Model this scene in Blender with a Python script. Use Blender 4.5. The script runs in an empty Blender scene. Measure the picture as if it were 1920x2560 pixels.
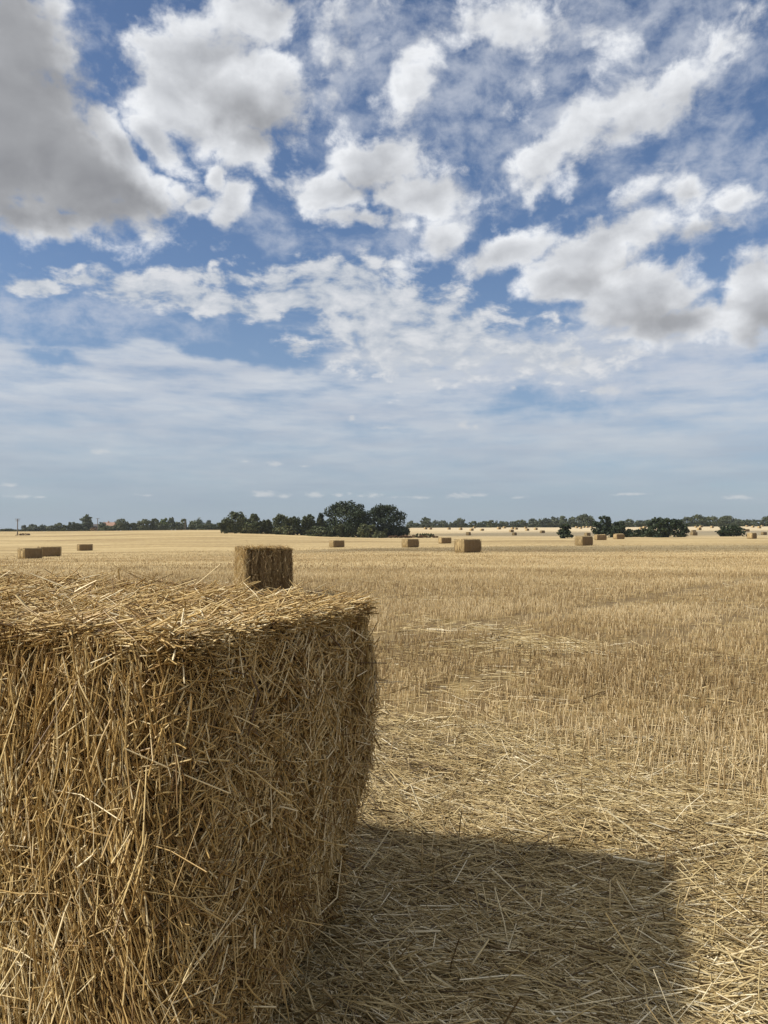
import bpy, math, random
import numpy as np
from mathutils import Vector

rng = np.random.default_rng(7)
random.seed(7)
scene = bpy.context.scene
COL = scene.collection

# ------------------------------------------------------------------ camera
CAM_H = 1.5
FPX, CX, CY, HZ = 1923.0, 960.0, 1280.0, 1340.0     # focal length and horizon of the photograph, in its pixels
PITCH = math.atan((HZ - CY) / FPX)
cam = bpy.data.cameras.new("camera")
cam.sensor_fit = 'VERTICAL'
cam.sensor_height = 36.0
cam.lens = 36.0 * FPX / 2560.0
cam.clip_start, cam.clip_end = 0.05, 20000
camo = bpy.data.objects.new("camera", cam)
camo.location = (0, 0, CAM_H)
camo.rotation_euler = (math.pi / 2 + PITCH, 0, 0)
COL.objects.link(camo)
scene.camera = camo

def pix_dir(px, py):
    "world direction seen at a pixel of the photograph"
    x, y = (px - CX) / FPX, (CY - py) / FPX
    d = np.array([x, math.cos(PITCH) - y * math.sin(PITCH), math.sin(PITCH) + y * math.cos(PITCH)])
    return d / np.linalg.norm(d)

# ------------------------------------------------------------------ sun and sky
SUN_EL = math.radians(41.0)
SUN_H = np.array([-0.969, -0.249])                  # towards the sun, on the ground: left and a little behind
sl = bpy.data.lights.new("sun", 'SUN')
sl.energy = 5.0
sl.angle = math.radians(2.2)
sl.color = (1.0, 0.925, 0.81)
sun = bpy.data.objects.new("sun", sl)
SUN_DIR = Vector((SUN_H[0] * math.cos(SUN_EL), SUN_H[1] * math.cos(SUN_EL), math.sin(SUN_EL)))
sun.rotation_euler = SUN_DIR.to_track_quat('Z', 'Y').to_euler()
sun.location = (-20, -5, 30)
COL.objects.link(sun)

scene.view_settings.view_transform = 'Standard'
scene.view_settings.look = 'None'
scene.view_settings.exposure = 0.0
scene.view_settings.gamma = 1.0
scene.view_settings.use_curve_mapping = False

class NT:
    "short hand for wiring node trees"
    def __init__(s, tree):
        s.t = tree; s.n = tree.nodes; s.l = tree.links
    def put(s, sock, v):
        if isinstance(v, bpy.types.NodeSocket): s.l.new(v, sock)
        elif v is not None: sock.default_value = v
    def m(s, op, a, b=None, c=None, clamp=False):
        n = s.n.new('ShaderNodeMath'); n.operation = op; n.use_clamp = clamp
        for i, v in enumerate((a, b, c)):
            if v is not None: s.put(n.inputs[i], v)
        return n.outputs[0]
    def v(s, op, a, b=None, sc=None):
        n = s.n.new('ShaderNodeVectorMath'); n.operation = op
        s.put(n.inputs[0], a)
        if b is not None: s.put(n.inputs[1], b)
        if sc is not None: s.put(n.inputs['Scale'], sc)
        return n.outputs['Value' if op in ('LENGTH', 'DOT_PRODUCT', 'DISTANCE') else 'Vector']
    def xyz(s, a):
        n = s.n.new('ShaderNodeSeparateXYZ'); s.put(n.inputs[0], a); return n.outputs
    def comb(s, x, y, z=0.0):
        n = s.n.new('ShaderNodeCombineXYZ')
        for i, v in enumerate((x, y, z)): s.put(n.inputs[i], v)
        return n.outputs[0]
    def noise(s, vec, scale, detail=4, rough=.55, dist=0.0, col=False, dim='3D', lac=2.0):
        n = s.n.new('ShaderNodeTexNoise'); n.noise_dimensions = dim
        s.put(n.inputs['Vector'], vec)
        s.put(n.inputs['Scale'], scale); n.inputs['Detail'].default_value = detail
        n.inputs['Roughness'].default_value = rough; n.inputs['Distortion'].default_value = dist
        n.inputs['Lacunarity'].default_value = lac
        return n.outputs['Color' if col else 'Fac']
    def ramp(s, f, *stops, mode='LINEAR'):
        n = s.n.new('ShaderNodeValToRGB'); n.color_ramp.interpolation = mode
        e = n.color_ramp.elements
        while len(e) < len(stops): e.new(0.5)
        for k, (p, c) in enumerate(stops):
            e[k].position = p
            e[k].color = (c[0], c[1], c[2], 1) if isinstance(c, (tuple, list)) else (c, c, c, 1)
        s.put(n.inputs[0], f)
        return n.outputs[0]
    def step(s, x, a, b):
        n = s.n.new('ShaderNodeMapRange'); n.interpolation_type = 'SMOOTHSTEP'
        s.put(n.inputs[0], x); s.put(n.inputs[1], a); s.put(n.inputs[2], b)
        return n.outputs[0]
    def lin(s, x, a, b, c=0.0, d=1.0):
        n = s.n.new('ShaderNodeMapRange')
        for i, v in enumerate((x, a, b, c, d)): s.put(n.inputs[i], v)
        return n.outputs[0]
    def mix(s, f, a, b, mode='MIX'):
        n = s.n.new('ShaderNodeMix'); n.data_type = 'RGBA'; n.blend_type = mode
        s.put(n.inputs[0], f)
        for i, v in ((6, a), (7, b)):
            if isinstance(v, (tuple, list)): v = (v[0], v[1], v[2], 1)
            s.put(n.inputs[i], v)
        return n.outputs[2]
    def blob(s, vec, loc, rad, rot=0.0):
        "distance from a blob's centre in units of its radii"
        n = s.n.new('ShaderNodeMapping'); n.vector_type = 'TEXTURE'
        s.put(n.inputs[0], vec)
        n.inputs[1].default_value = (loc[0], loc[1], 0)
        n.inputs[2].default_value = (0, 0, rot)
        n.inputs[3].default_value = (rad[0], rad[1], 1e9)
        return s.v('LENGTH', n.outputs[0])

def sky_pos(px, py):
    d = pix_dir(px, py)
    return math.atan2(d[0], d[1]), math.asin(d[2])

def sky_blob(nt, vec, px, py, rx, ry, rot=0.0):
    a, e = sky_pos(px, py)
    a1, e1 = sky_pos(px + 1, py); a2, e2 = sky_pos(px, py - 1)
    return nt.blob(vec, (a, e), (rx * abs(a1 - a), ry * abs(e2 - e)), math.radians(-rot))

def build_world():
    w = bpy.data.worlds.new("World"); scene.world = w
    w.use_nodes = True
    w.cycles.sampling_method = 'MANUAL'; w.cycles.sample_map_resolution = 512
    nt = NT(w.node_tree); nt.n.clear()
    out = nt.n.new('ShaderNodeOutputWorld'); bg = nt.n.new('ShaderNodeBackground')
    bg.inputs['Strength'].default_value = 0.1
    nt.l.new(bg.outputs[0], out.inputs[0])
    sky = nt.n.new('ShaderNodeTexSky'); sky.sky_type = 'NISHITA'; sky.sun_disc = False
    sky.sun_elevation = SUN_EL
    sky.sun_rotation = math.atan2(SUN_H[0], SUN_H[1])
    sky.altitude = 50; sky.air_density = 1.0; sky.dust_density = 0.6; sky.ozone_density = 2.5
    tc = nt.n.new('ShaderNodeTexCoord')
    dirv = tc.outputs['Generated']
    X, Y, Z = nt.xyz(dirv)
    az = nt.m('ARCTAN2', X, Y); el = nt.m('ARCSINE', Z)
    P = nt.comb(az, el)
    # large and small turbulence of the cloud edges
    turb = nt.v('SUBTRACT', nt.noise(P, 7.0, 3, .55, col=True), (.5, .5, .5))
    Pw = nt.v('ADD', P, nt.v('SCALE', turb, sc=0.055))
    fine = nt.v('SUBTRACT', nt.noise(P, 38.0, 3, .6, col=True), (.5, .5, .5))
    Pw = nt.v('ADD', Pw, nt.v('SCALE', fine, sc=0.02))
    Pn = nt.v('MULTIPLY', P, (1.0, 1.35, 1.0))
    n1 = nt.noise(Pn, 11.0, 9, .52, .25)
    off = nt.v('ADD', Pn, (-0.020, 0.030, 0.0))       # a step towards the sun: self shading of the billows
    n2 = nt.noise(off, 11.0, 6, .48, .25)
    n1c = nt.m('SUBTRACT', n1, .5)
    relief = nt.m('SUBTRACT', nt.noise(Pn, 11.0, 6, .48, .25), n2)
    # the planar coordinate of a high thin layer
    zc = nt.m('ADD', nt.m('MAXIMUM', Z, 0.0), 0.09)
    Q = nt.comb(nt.m('DIVIDE', X, zc), nt.m('DIVIDE', Y, zc))

    def field(blobs, base=None):
        f, base = None, base or Pw
        vec = base
        for k_, b in enumerate(blobs):
            if k_ % 12 == 0:        # evaluate in batches: each waits for the one before (the third axis counts for nothing)
                last = f if f is not None else field.last
                if last is not None: vec = nt.v('ADD', base, nt.comb(0.0, 0.0, last))
            px, py, rx, ry = b[:4]; rot = b[4] if len(b) > 4 else 0; wt = b[5] if len(b) > 5 else 1.0
            d = sky_blob(nt, vec, px, py, rx * 1.25, ry * 1.25, rot)
            g = nt.m('MULTIPLY_ADD', d, -wt, wt)
            f = g if f is None else nt.m('MAXIMUM', f, g)
        field.last = f
        return f
    field.last = None
    cumulus = field(CUMULUS)
    nf = nt.noise(nt.v('ADD', Pn, nt.v('SCALE', turb, sc=.05)), 30.0, 8, .62, .1)
    nfc = nt.m('SUBTRACT', nf, .5)
    dens = nt.m('MULTIPLY_ADD', nfc, 1.12, nt.m('MULTIPLY_ADD', n1c, 1.6, cumulus))
    a_cu = nt.step(dens, -0.02, 0.52)
    band = field(BAND)
    na = nt.noise(nt.v('ADD', nt.v('MULTIPLY', P, (1.0, 1.9, 1.0)), nt.v('SCALE', turb, sc=.05)), 24.0, 8, .58, .1)
    a_ba = nt.m('MULTIPLY', nt.step(nt.m('MULTIPLY_ADD', nt.m('SUBTRACT', na, .5), 2.6, nt.m('MINIMUM', band, .55)), -0.05, 0.55), .93)
    small = field(SMALL, nt.v('ADD', P, nt.v('SCALE', fine, sc=.004)))
    a_sm = nt.m('MULTIPLY', nt.step(nt.m('MULTIPLY_ADD', nt.m('SUBTRACT', nt.noise(nt.v('MULTIPLY', P, (1.0, 2.2, 1.0)), 90.0, 5, .6), .5), 1.8, small), -.05, 0.95), .60)
    wisps = field(WISPS)
    n3 = nt.noise(nt.v('ADD', nt.v('MULTIPLY', P, (1.0, 1.5, 1.0)), nt.v('SCALE', turb, sc=.05)), 25.0, 8, .60, .05)
    a_wi = nt.m('MULTIPLY', nt.step(nt.m('MULTIPLY_ADD', nt.m('SUBTRACT', n3, .5), 2.5, nt.m('MINIMUM', wisps, .42)), -0.2, 1.05), .72)
    # veil near the horizon, with holes
    nv = nt.noise(nt.v('MULTIPLY', Q, (.55, 1.0, 1.0)), .6, 7, .55, .2)
    nv2 = nt.noise(nt.v('MULTIPLY', P, (1.0, 4.5, 1.0)), 9.0, 8, .6, .1)
    holes = field(HOLES)
    vh = nt.m('SUBTRACT', nt.lin(el, math.radians(17.2), math.radians(13.2), -.55, .56), nt.m('MULTIPLY', nt.m('MAXIMUM', holes, 0.0), 2.4))
    vv = nt.m('ADD', vh, nt.m('MULTIPLY', nt.m('SUBTRACT', nv, .5), 1.0))
    vv = nt.m('ADD', vv, nt.m('MULTIPLY', nt.m('SUBTRACT', nv2, .5), nt.lin(el, 0.05, .2, 1.3, 2.3)))
    a_ve = nt.m('MULTIPLY', nt.step(vv, -.2, .9), .86)
    # colours (radiance, divided by the background strength below)
    k = 10.0
    shade = field(SHADE)
    sh = nt.step(nt.m('ADD', nt.m('MULTIPLY_ADD', n1c, .45, shade), nt.m('MULTIPLY', relief, -.8)), -.12, .75)
    lit = nt.m('ADD', nt.m('MULTIPLY_ADD', relief, 3.4, .50), nt.m('MULTIPLY', nfc, .35), clamp=True)
    lit = nt.m('MULTIPLY', lit, nt.lin(dens, 1.5, .4, .45, 1.0))          # thick cloud is greyer than its rims
    lit = nt.m('MULTIPLY_ADD', lit, .70, nt.m('MULTIPLY_ADD', nt.step(dens, .95, .25), .28, .12), clamp=True)
    c_cu = nt.mix(lit, (.40 * k, .418 * k, .455 * k), (.875 * k, .895 * k, .925 * k))
    c_gr = nt.mix(lit, (.25 * k, .256 * k, .275 * k), (.40 * k, .408 * k, .428 * k))
    c_cu = nt.mix(nt.m('MULTIPLY', sh, .92), c_cu, c_gr)
    blue = nt.mix(1.0, sky.outputs[0], SKY_TINT, 'MULTIPLY')
    low = nt.step(el, math.radians(22.0), math.radians(0.0))
    blue = nt.mix(nt.m('MULTIPLY', low, .62), blue, (.30 * k, .385 * k, .50 * k))
    streak = nt.noise(nt.v('MULTIPLY', P, (1.0, 7.0, 1.0)), 5.0, 7, .58, .1)
    c_ve = nt.mix(nt.step(el, math.radians(.5), math.radians(11.0)), (.365 * k, .437 * k, .51 * k), (.61 * k, .645 * k, .70 * k))
    c_ve = nt.mix(nt.lin(nt.m('MULTIPLY', nt.m('SUBTRACT', streak, .5), nt.step(el, 0.0, math.radians(5.0))), -.16, .16), nt.mix(1.0, c_ve, (.86, .88, .92), 'MULTIPLY'), nt.mix(1.0, c_ve, (1.13, 1.11, 1.07), 'MULTIPLY'))
    c = nt.mix(a_ve, blue, c_ve)
    c = nt.mix(a_wi, c, (.57 * k, .61 * k, .69 * k))
    c = nt.mix(a_ba, c, nt.mix(nt.step(na, .38, .72), (.50 * k, .545 * k, .61 * k), (.76 * k, .77 * k, .79 * k)))
    c = nt.mix(a_sm, c, (.66 * k, .67 * k, .68 * k))
    c = nt.mix(a_cu, c, c_cu)
    # unseen rest of the sky: broken bright cloud added to lift the ambient light
    rest = nt.m('MAXIMUM', nt.step(nt.m('ABSOLUTE', az), .56, .85), nt.step(el, .66, .85))
    nr = nt.noise(dirv, 3.0, 5, .55)
    toward = nt.step(nt.v('DOT_PRODUCT', dirv, tuple(SUN_DIR)), .1, 1.0)
    c = nt.mix(nt.m('MULTIPLY', rest, nt.step(nr, .36, .56)), c, nt.mix(toward, (.58 * k, .57 * k, .56 * k), (1.05 * k, 1.02 * k, .97 * k)))
    # below the horizon: dull ground colour
    c = nt.mix(nt.step(Z, -.004, -.03), c, (.20 * k, .18 * k, .13 * k))
    nt.l.new(c, bg.inputs['Color'])

SKY_TINT = (.98, 1.02, 1.10)
CUMULUS = [  # pixel of the photograph: centre, radii, rotation, weight
    (-20, 290, 290, 245, 0, 1.4), (180, 420, 250, 130, 24, 1.3), (330, 475, 120, 80, 10), (30, 110, 120, 190, 0, 1.2), (110, 535, 200, 50, -4), (290, 350, 130, 50, 42),
    (500, 150, 190, 130, -15, 1.1), (590, 240, 190, 150, 0, 1.1), (420, 240, 120, 120), (620, 350, 90, 70), (390, 330, 100, 60, 35), (640, 30, 120, 80),
    (584, 509, 46, 88, 15, .8), (498, 509, 50, 36, 0, .7), (556, 435, 26, 44, 0, .7), (450, 470, 60, 34, 0, .5),
    (940, 400, 135, 58), (815, 460, 110, 56), (1060, 480, 140, 62, 0, .9), (900, 535, 160, 40, 8, .75), (760, 440, 60, 50, 0, .6),
    (1035, 205, 50, 120, 22, .5), (870, 130, 80, 110, 20, .5), (1290, 50, 210, 80, 0, .48), (1260, 260, 90, 60, -30, .4), (830, 270, 40, 80, 35, .4),
    (1394, 375, 240, 78, -28, .68), (1683, 215, 130, 84, -35, .70), (1560, 300, 120, 70, -30, .65), (1090, 600, 130, 50, -28, .5),
    (1712, 480, 62, 52, 0, .65), (1828, 503, 62, 36, 0, .55), (1753, 580, 90, 38, 0, .6), (1600, 480, 100, 40, -35, .4), (1500, 90, 120, 60, 0, .4), (1800, 80, 120, 70, 0, .4),
    (1260, 630, 140, 48, -18), (1500, 610, 170, 66, -10, 1.1), (1420, 690, 120, 64), (1600, 745, 170, 82, -5, 1.1), (1680, 820, 150, 50), (1890, 745, 90, 120, 0, 1.2),
]
BAND = [(470, 735, 270, 40, 5), (820, 730, 220, 70), (1020, 820, 260, 120, 10, .9), (95, 702, 82, 24, 0, .9), (215, 690, 70, 18, 0, .8), (1330, 880, 260, 70, 0, .6),
        (560, 690, 150, 22, 0, .6)]
SMALL = [(249, 1129, 24, 7), (686, 1159, 20, 7), (616, 1154, 12, 4, 0, .7), (660, 1235, 34, 9), (706, 1239, 26, 6, 0, .8), (788, 1236, 24, 8), (848, 1237, 18, 5, 0, .8), (872, 1234, 9, 4, 0, .7),
         (905, 1239, 16, 4, 0, .6), (935, 1238, 26, 6, 0, .8), (49, 1241, 32, 6, 0, .8), (23, 1212, 20, 6, 0, .8), (98, 1243, 20, 4, 0, .7), (362, 1237, 28, 3, 0, .6), (1047, 1243, 34, 4, 0, .8), (990, 1243, 20, 3, 0, .5),
         (1150, 1239, 40, 7, 0, .9), (1190, 1236, 26, 5, 0, .8), (1573, 1235, 48, 4), (1845, 1243, 38, 6), (1300, 1243, 26, 4, 0, .6), (1429, 906, 26, 17), (1516, 977, 42, 14), (1157, 1062, 19, 11),
         (1189, 1067, 9, 7), (880, 1046, 10, 9), (750, 870, 36, 22), (1284, 970, 10, 8, 0, .7), (960, 1069, 34, 5, 0, .7), (763, 1165, 12, 3, 0, .7)]
WISPS = [(1380, 180, 520, 230, 0), (1080, 560, 200, 60, -20, .8), (1740, 470, 240, 130, 0, .9), (880, 160, 140, 200, 0, .9), (190, 60, 60, 70, 0, .7),
         (680, 560, 140, 40, 20, .6), (1500, 900, 420, 100), (200, 790, 300, 60, 0, .7)]
HOLES = [(600, 860, 210, 58, 6), (130, 800, 220, 60, 6, .8), (1270, 790, 60, 40, 0, .6), (90, 800, 150, 40, 4, .6), (150, 905, 90, 20, 10, .4), (1400, 1010, 220, 40, 0, .3)]
SHADE = [(20, 310, 330, 230, 30, 1.6), (210, 440, 230, 105, 24, 1.35), (20, 90, 170, 200, 0, 1.3), (620, 275, 150, 100, 25, .55),
         (960, 450, 130, 30, 0, .3), (1540, 660, 190, 40, -12, .42), (1640, 800, 220, 50, -5, .40), (1915, 810, 80, 90, 0, .45), (1720, 495, 60, 26, 0, .35)]
build_world()
# ------------------------------------------------------------------ helpers
def tag(o, label=None, cat=None, group=None, kind=None):
    for k, v in (('label', label), ('category', cat), ('group', group), ('kind', kind)):
        if v is not None: o[k] = v
    return o

def empty(name, loc=(0, 0, 0), rz=0.0):
    o = bpy.data.objects.new(name, None); o.empty_display_size = .3
    o.location = loc; o.rotation_euler = (0, 0, rz); COL.objects.link(o)
    return o

def link(name, me, parent=None, mat=None):
    o = bpy.data.objects.new(name, me); COL.objects.link(o)
    if mat is not None and not me.materials: me.materials.append(mat)
    if parent is not None: o.parent = parent
    return o

def quad_mesh(name, verts, quads, tint=None, smooth=False):
    "a mesh straight from numpy arrays; tint is a number per vertex"
    me = bpy.data.meshes.new(name)
    nv, nq = len(verts), len(quads)
    me.vertices.add(nv); me.vertices.foreach_set('co', np.ascontiguousarray(verts, np.float32).ravel())
    me.loops.add(nq * 4); me.loops.foreach_set('vertex_index', np.ascontiguousarray(quads, np.int32).ravel())
    me.polygons.add(nq); me.polygons.foreach_set('loop_start', np.arange(0, nq * 4, 4, dtype=np.int32))
    if smooth: me.polygons.foreach_set('use_smooth', np.ones(nq, bool))
    if tint is not None:
        at = me.attributes.new('tint', 'FLOAT', 'POINT'); at.data.foreach_set('value', np.ascontiguousarray(tint, np.float32))
    me.update(calc_edges=True)
    return me

def unit(v): return v / np.maximum(np.linalg.norm(v, axis=-1, keepdims=True), 1e-9)

def straw_arrays(P, D, L, R, bend=.04, tint=None, flat=1.0, rings=3, tip=0.0):
    "three sided stalks: centre P, direction D, length L, radius R"
    n = len(P); D = unit(D)
    ref = np.where(np.abs(D[:, 2:3]) < .9, [[0., 0., 1.]], [[1., 0., 0.]])
    U = unit(np.cross(D, ref)); V = np.cross(D, U)
    a0 = rng.uniform(0, 2 * np.pi, n)
    U, V = U * np.cos(a0)[:, None] + V * np.sin(a0)[:, None], V * np.cos(a0)[:, None] - U * np.sin(a0)[:, None]
    L = np.broadcast_to(L, (n,)); R = np.broadcast_to(R, (n,)); flat = np.broadcast_to(flat, (n,))
    bo = rng.normal(0, 1, n) * np.broadcast_to(bend, (n,)) * L
    vs = []
    for k in range(rings):
        t = k / (rings - 1) - .5
        c = P + D * (L * t)[:, None] + U * (bo * (1 - 4 * t * t))[:, None]
        rr = R * (1.0 if k < rings - 1 else .85)
        for j in range(3):
            an = 2 * np.pi * j / 3
            vs.append(c + U * (rr * math.cos(an) * flat)[:, None] + V * (rr * math.sin(an))[:, None])
    verts = np.stack(vs, 1).reshape(-1, 3)
    q = []
    for k in range(rings - 1):
        for j in range(3):
            q.append((3 * k + j, 3 * k + (j + 1) % 3, 3 * k + 3 + (j + 1) % 3, 3 * k + 3 + j))
    quads = (np.arange(n)[:, None, None] * (3 * rings) + np.array(q)[None]).reshape(-1, 4)
    if tint is None: tint = rng.uniform(0, 1, n)
    grad = np.repeat(np.linspace(-tip, tip * .8, rings), 3)
    return verts, quads, np.clip(np.repeat(tint, 3 * rings) + np.tile(grad, n), 0, 1)

def locks(n, size, share):
    "for n stalks: which lock each belongs to (its leader's index) and whether it follows the lock"
    lead = np.arange(n) // size * size
    return lead, rng.uniform(size=n) < share

def join(parts):
    off, V, Q, T = 0, [], [], []
    for v, q, t in parts:
        V.append(v); Q.append(q + off); T.append(t); off += len(v)
    return np.concatenate(V), np.concatenate(Q), np.concatenate(T)

def lattice(seed, period=64):
    return np.random.default_rng(seed).uniform(-1, 1, (period, period))
LAT = [lattice(k) for k in range(8)]
def vnoise(x, y, seed=0):
    g = LAT[seed % 8]; n = g.shape[0]
    xi, yi = np.floor(x).astype(int), np.floor(y).astype(int)
    fx, fy = x - xi, y - yi
    fx, fy = fx * fx * (3 - 2 * fx), fy * fy * (3 - 2 * fy)
    a, b, c, d = g[xi % n, yi % n], g[(xi + 1) % n, yi % n], g[xi % n, (yi + 1) % n], g[(xi + 1) % n, (yi + 1) % n]
    return (a * (1 - fx) + b * fx) * (1 - fy) + (c * (1 - fx) + d * fx) * fy
def fbm(x, y, seed=0, o=3):
    s, a = 0, 1.0
    for k in range(o):
        s = s + a * vnoise(x * 2 ** k + 13.7 * k, y * 2 ** k + 7.1 * k, seed + k); a *= .5
    return s / 1.75
def sstep(x, a, b):
    t = np.clip((x - a) / (b - a), 0, 1); return t * t * (3 - 2 * t)

# ------------------------------------------------------------------ the lie of the land
# how the field climbs: at five bearings, pairs of distance and the picture row where that ground is seen
PROFILE = [
    (0,    [(20, 1486), (50, 1408), (77, 1396.5), (147, 1377), (250, 1351), (345, 1337), (430, 1329.5), (520, 1328.5)]),
    (560,  [(20, 1485), (50, 1400), (77, 1392), (136, 1370), (200, 1352), (290, 1332), (350, 1327.5), (450, 1325), (520, 1324.6)]),
    (960,  [(20, 1484), (50, 1398), (73, 1382), (110, 1368.5), (136, 1364), (170, 1356), (290, 1343), (400, 1330), (520, 1322), (640, 1319)]),
    (1400, [(20, 1484), (50, 1397.7), (73, 1382), (100, 1366), (128, 1360), (171, 1350.5), (250, 1343.5), (325, 1338.5), (350, 1333), (385, 1327), (460, 1323), (575, 1320), (640, 1318)]),
    (1920, [(20, 1484), (50, 1397.7), (73, 1380), (100, 1364), (171, 1348), (275, 1339.5), (308, 1337.5), (330, 1331), (385, 1325.5), (460, 1320.5), (577, 1317), (640, 1315.5)]),
]
RG = np.exp(np.linspace(math.log(.4), math.log(7000), 420))
def _profile(knots):
    d = np.array([k[0] for k in knots], float); y = np.array([k[1] for k in knots], float)
    z = CAM_H - (y - HZ) / FPX * d
    d = np.concatenate([[0.01, 12], d]); z = np.concatenate([[0, 0], z])
    zz = np.interp(RG, d, z)
    far = RG > d[-1]
    zz[far] = z[-1] - np.minimum(.006 * (RG[far] - d[-1]), z[-1] + 6)
    kern = np.exp(-np.linspace(-2, 2, 9) ** 2); kern /= kern.sum()
    return np.convolve(np.pad(zz, 4, 'edge'), kern, 'valid')
PAZ = np.array([math.atan((p[0] - CX) / FPX) for p in PROFILE])
PZ = np.stack([_profile(p[1]) for p in PROFILE])
def ground_z(x, y, rough=True):
    x, y = np.asarray(x, float), np.asarray(y, float)
    az = np.arctan2(x, y); r = np.hypot(x, y)
    dep = r * np.cos(np.clip(az, -.6, .6))
    i = np.interp(np.log(np.maximum(dep, .4)), np.log(RG), np.arange(len(RG)))
    i0 = np.clip(i.astype(int), 0, len(RG) - 2); f = i - i0
    a = np.interp(az, PAZ, np.arange(len(PAZ))); a0 = np.clip(a.astype(int), 0, len(PAZ) - 2); g = a - a0
    g = g * g * (3 - 2 * g)
    z = (PZ[a0, i0] * (1 - f) + PZ[a0, i0 + 1] * f) * (1 - g) + (PZ[a0 + 1, i0] * (1 - f) + PZ[a0 + 1, i0 + 1] * f) * g
    back = sstep(np.abs(az), 1.0, 1.7)
    z = z * (1 - back)
    if rough: z = z + .018 * fbm(x * .9, y * .9, 2) + .03 * fbm(x * .13, y * .13, 4) * sstep(r, 6, 25)
    return z

def at(px, dist):
    "a place on the ground: bearing of a pixel column, distance straight ahead"
    x = (px - CX) / FPX * dist
    return x, dist
def dist_of(px, row):
    "how far ahead the ground seen at that row lies"
    d = np.exp(np.linspace(math.log(2), math.log(700), 3000))
    x = (px - CX) / FPX * d
    rows = HZ - (ground_z(x, d, False) - CAM_H) / d * FPX
    return float(d[np.argmin(np.abs(rows - row))])

# ------------------------------------------------------------------ materials
def new_mat(name):
    m = bpy.data.materials.new(name); m.use_nodes = True
    nt = NT(m.node_tree); nt.n.clear()
    out = nt.n.new('ShaderNodeOutputMaterial'); b = nt.n.new('ShaderNodeBsdfPrincipled')
    nt.l.new(b.outputs[0], out.inputs[0])
    return m, nt, b, out

def attr(nt, name='tint'):
    n = nt.n.new('ShaderNodeAttribute'); n.attribute_name = name
    return n.outputs['Fac']

def straw_mat(name, stops, rough=.42, spec=.45, trans=.0):
    m, nt, b, out = new_mat(name)
    c = nt.ramp(attr(nt), *stops)
    geo = nt.n.new('ShaderNodeNewGeometry')
    mott = nt.noise(geo.outputs['Position'], 60.0, 3, .6)
    c = nt.mix(1.0, c, nt.mix(mott, (.72, .70, .66), (1.22, 1.2, 1.16)), 'MULTIPLY')
    nt.put(b.inputs['Base Color'], c)
    b.inputs['Roughness'].default_value = rough
    b.inputs['Specular IOR Level'].default_value = spec
    if trans > 0:
        tr = nt.n.new('ShaderNodeBsdfTranslucent'); nt.put(tr.inputs[0], c)
        mx = nt.n.new('ShaderNodeMixShader'); mx.inputs[0].default_value = trans
        nt.l.new(b.outputs[0], mx.inputs[1]); nt.l.new(tr.outputs[0], mx.inputs[2]); nt.l.new(mx.outputs[0], out.inputs[0])
    return m

M_BALE = straw_mat('bale straw', ((0, (.115, .062, .020)), (.3, (.335, .210, .074)), (.60, (.57, .41, .170)), (.85, (.75, .60, .315)), (1, (.88, .77, .52))), trans=.12)
M_SHADE_END = straw_mat('shade darkened straw', ((0, (.09, .055, .022)), (.4, (.23, .15, .066)), (.8, (.40, .29, .145)), (1, (.60, .48, .27))), trans=.05)  # darker copy of the bale straw: shade of the end put into its colour
M_LITTER = straw_mat('fallen straw', ((0, (.12, .078, .034)), (.25, (.33, .24, .11)), (.6, (.56, .445, .225)), (.88, (.74, .63, .375)), (1, (.87, .79, .58))), trans=.1)
M_STUB = straw_mat('stubble stalk', ((0, (.12, .075, .034)), (.3, (.33, .23, .108)), (.65, (.57, .43, .225)), (1, (.82, .70, .46))), trans=.12)

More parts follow.
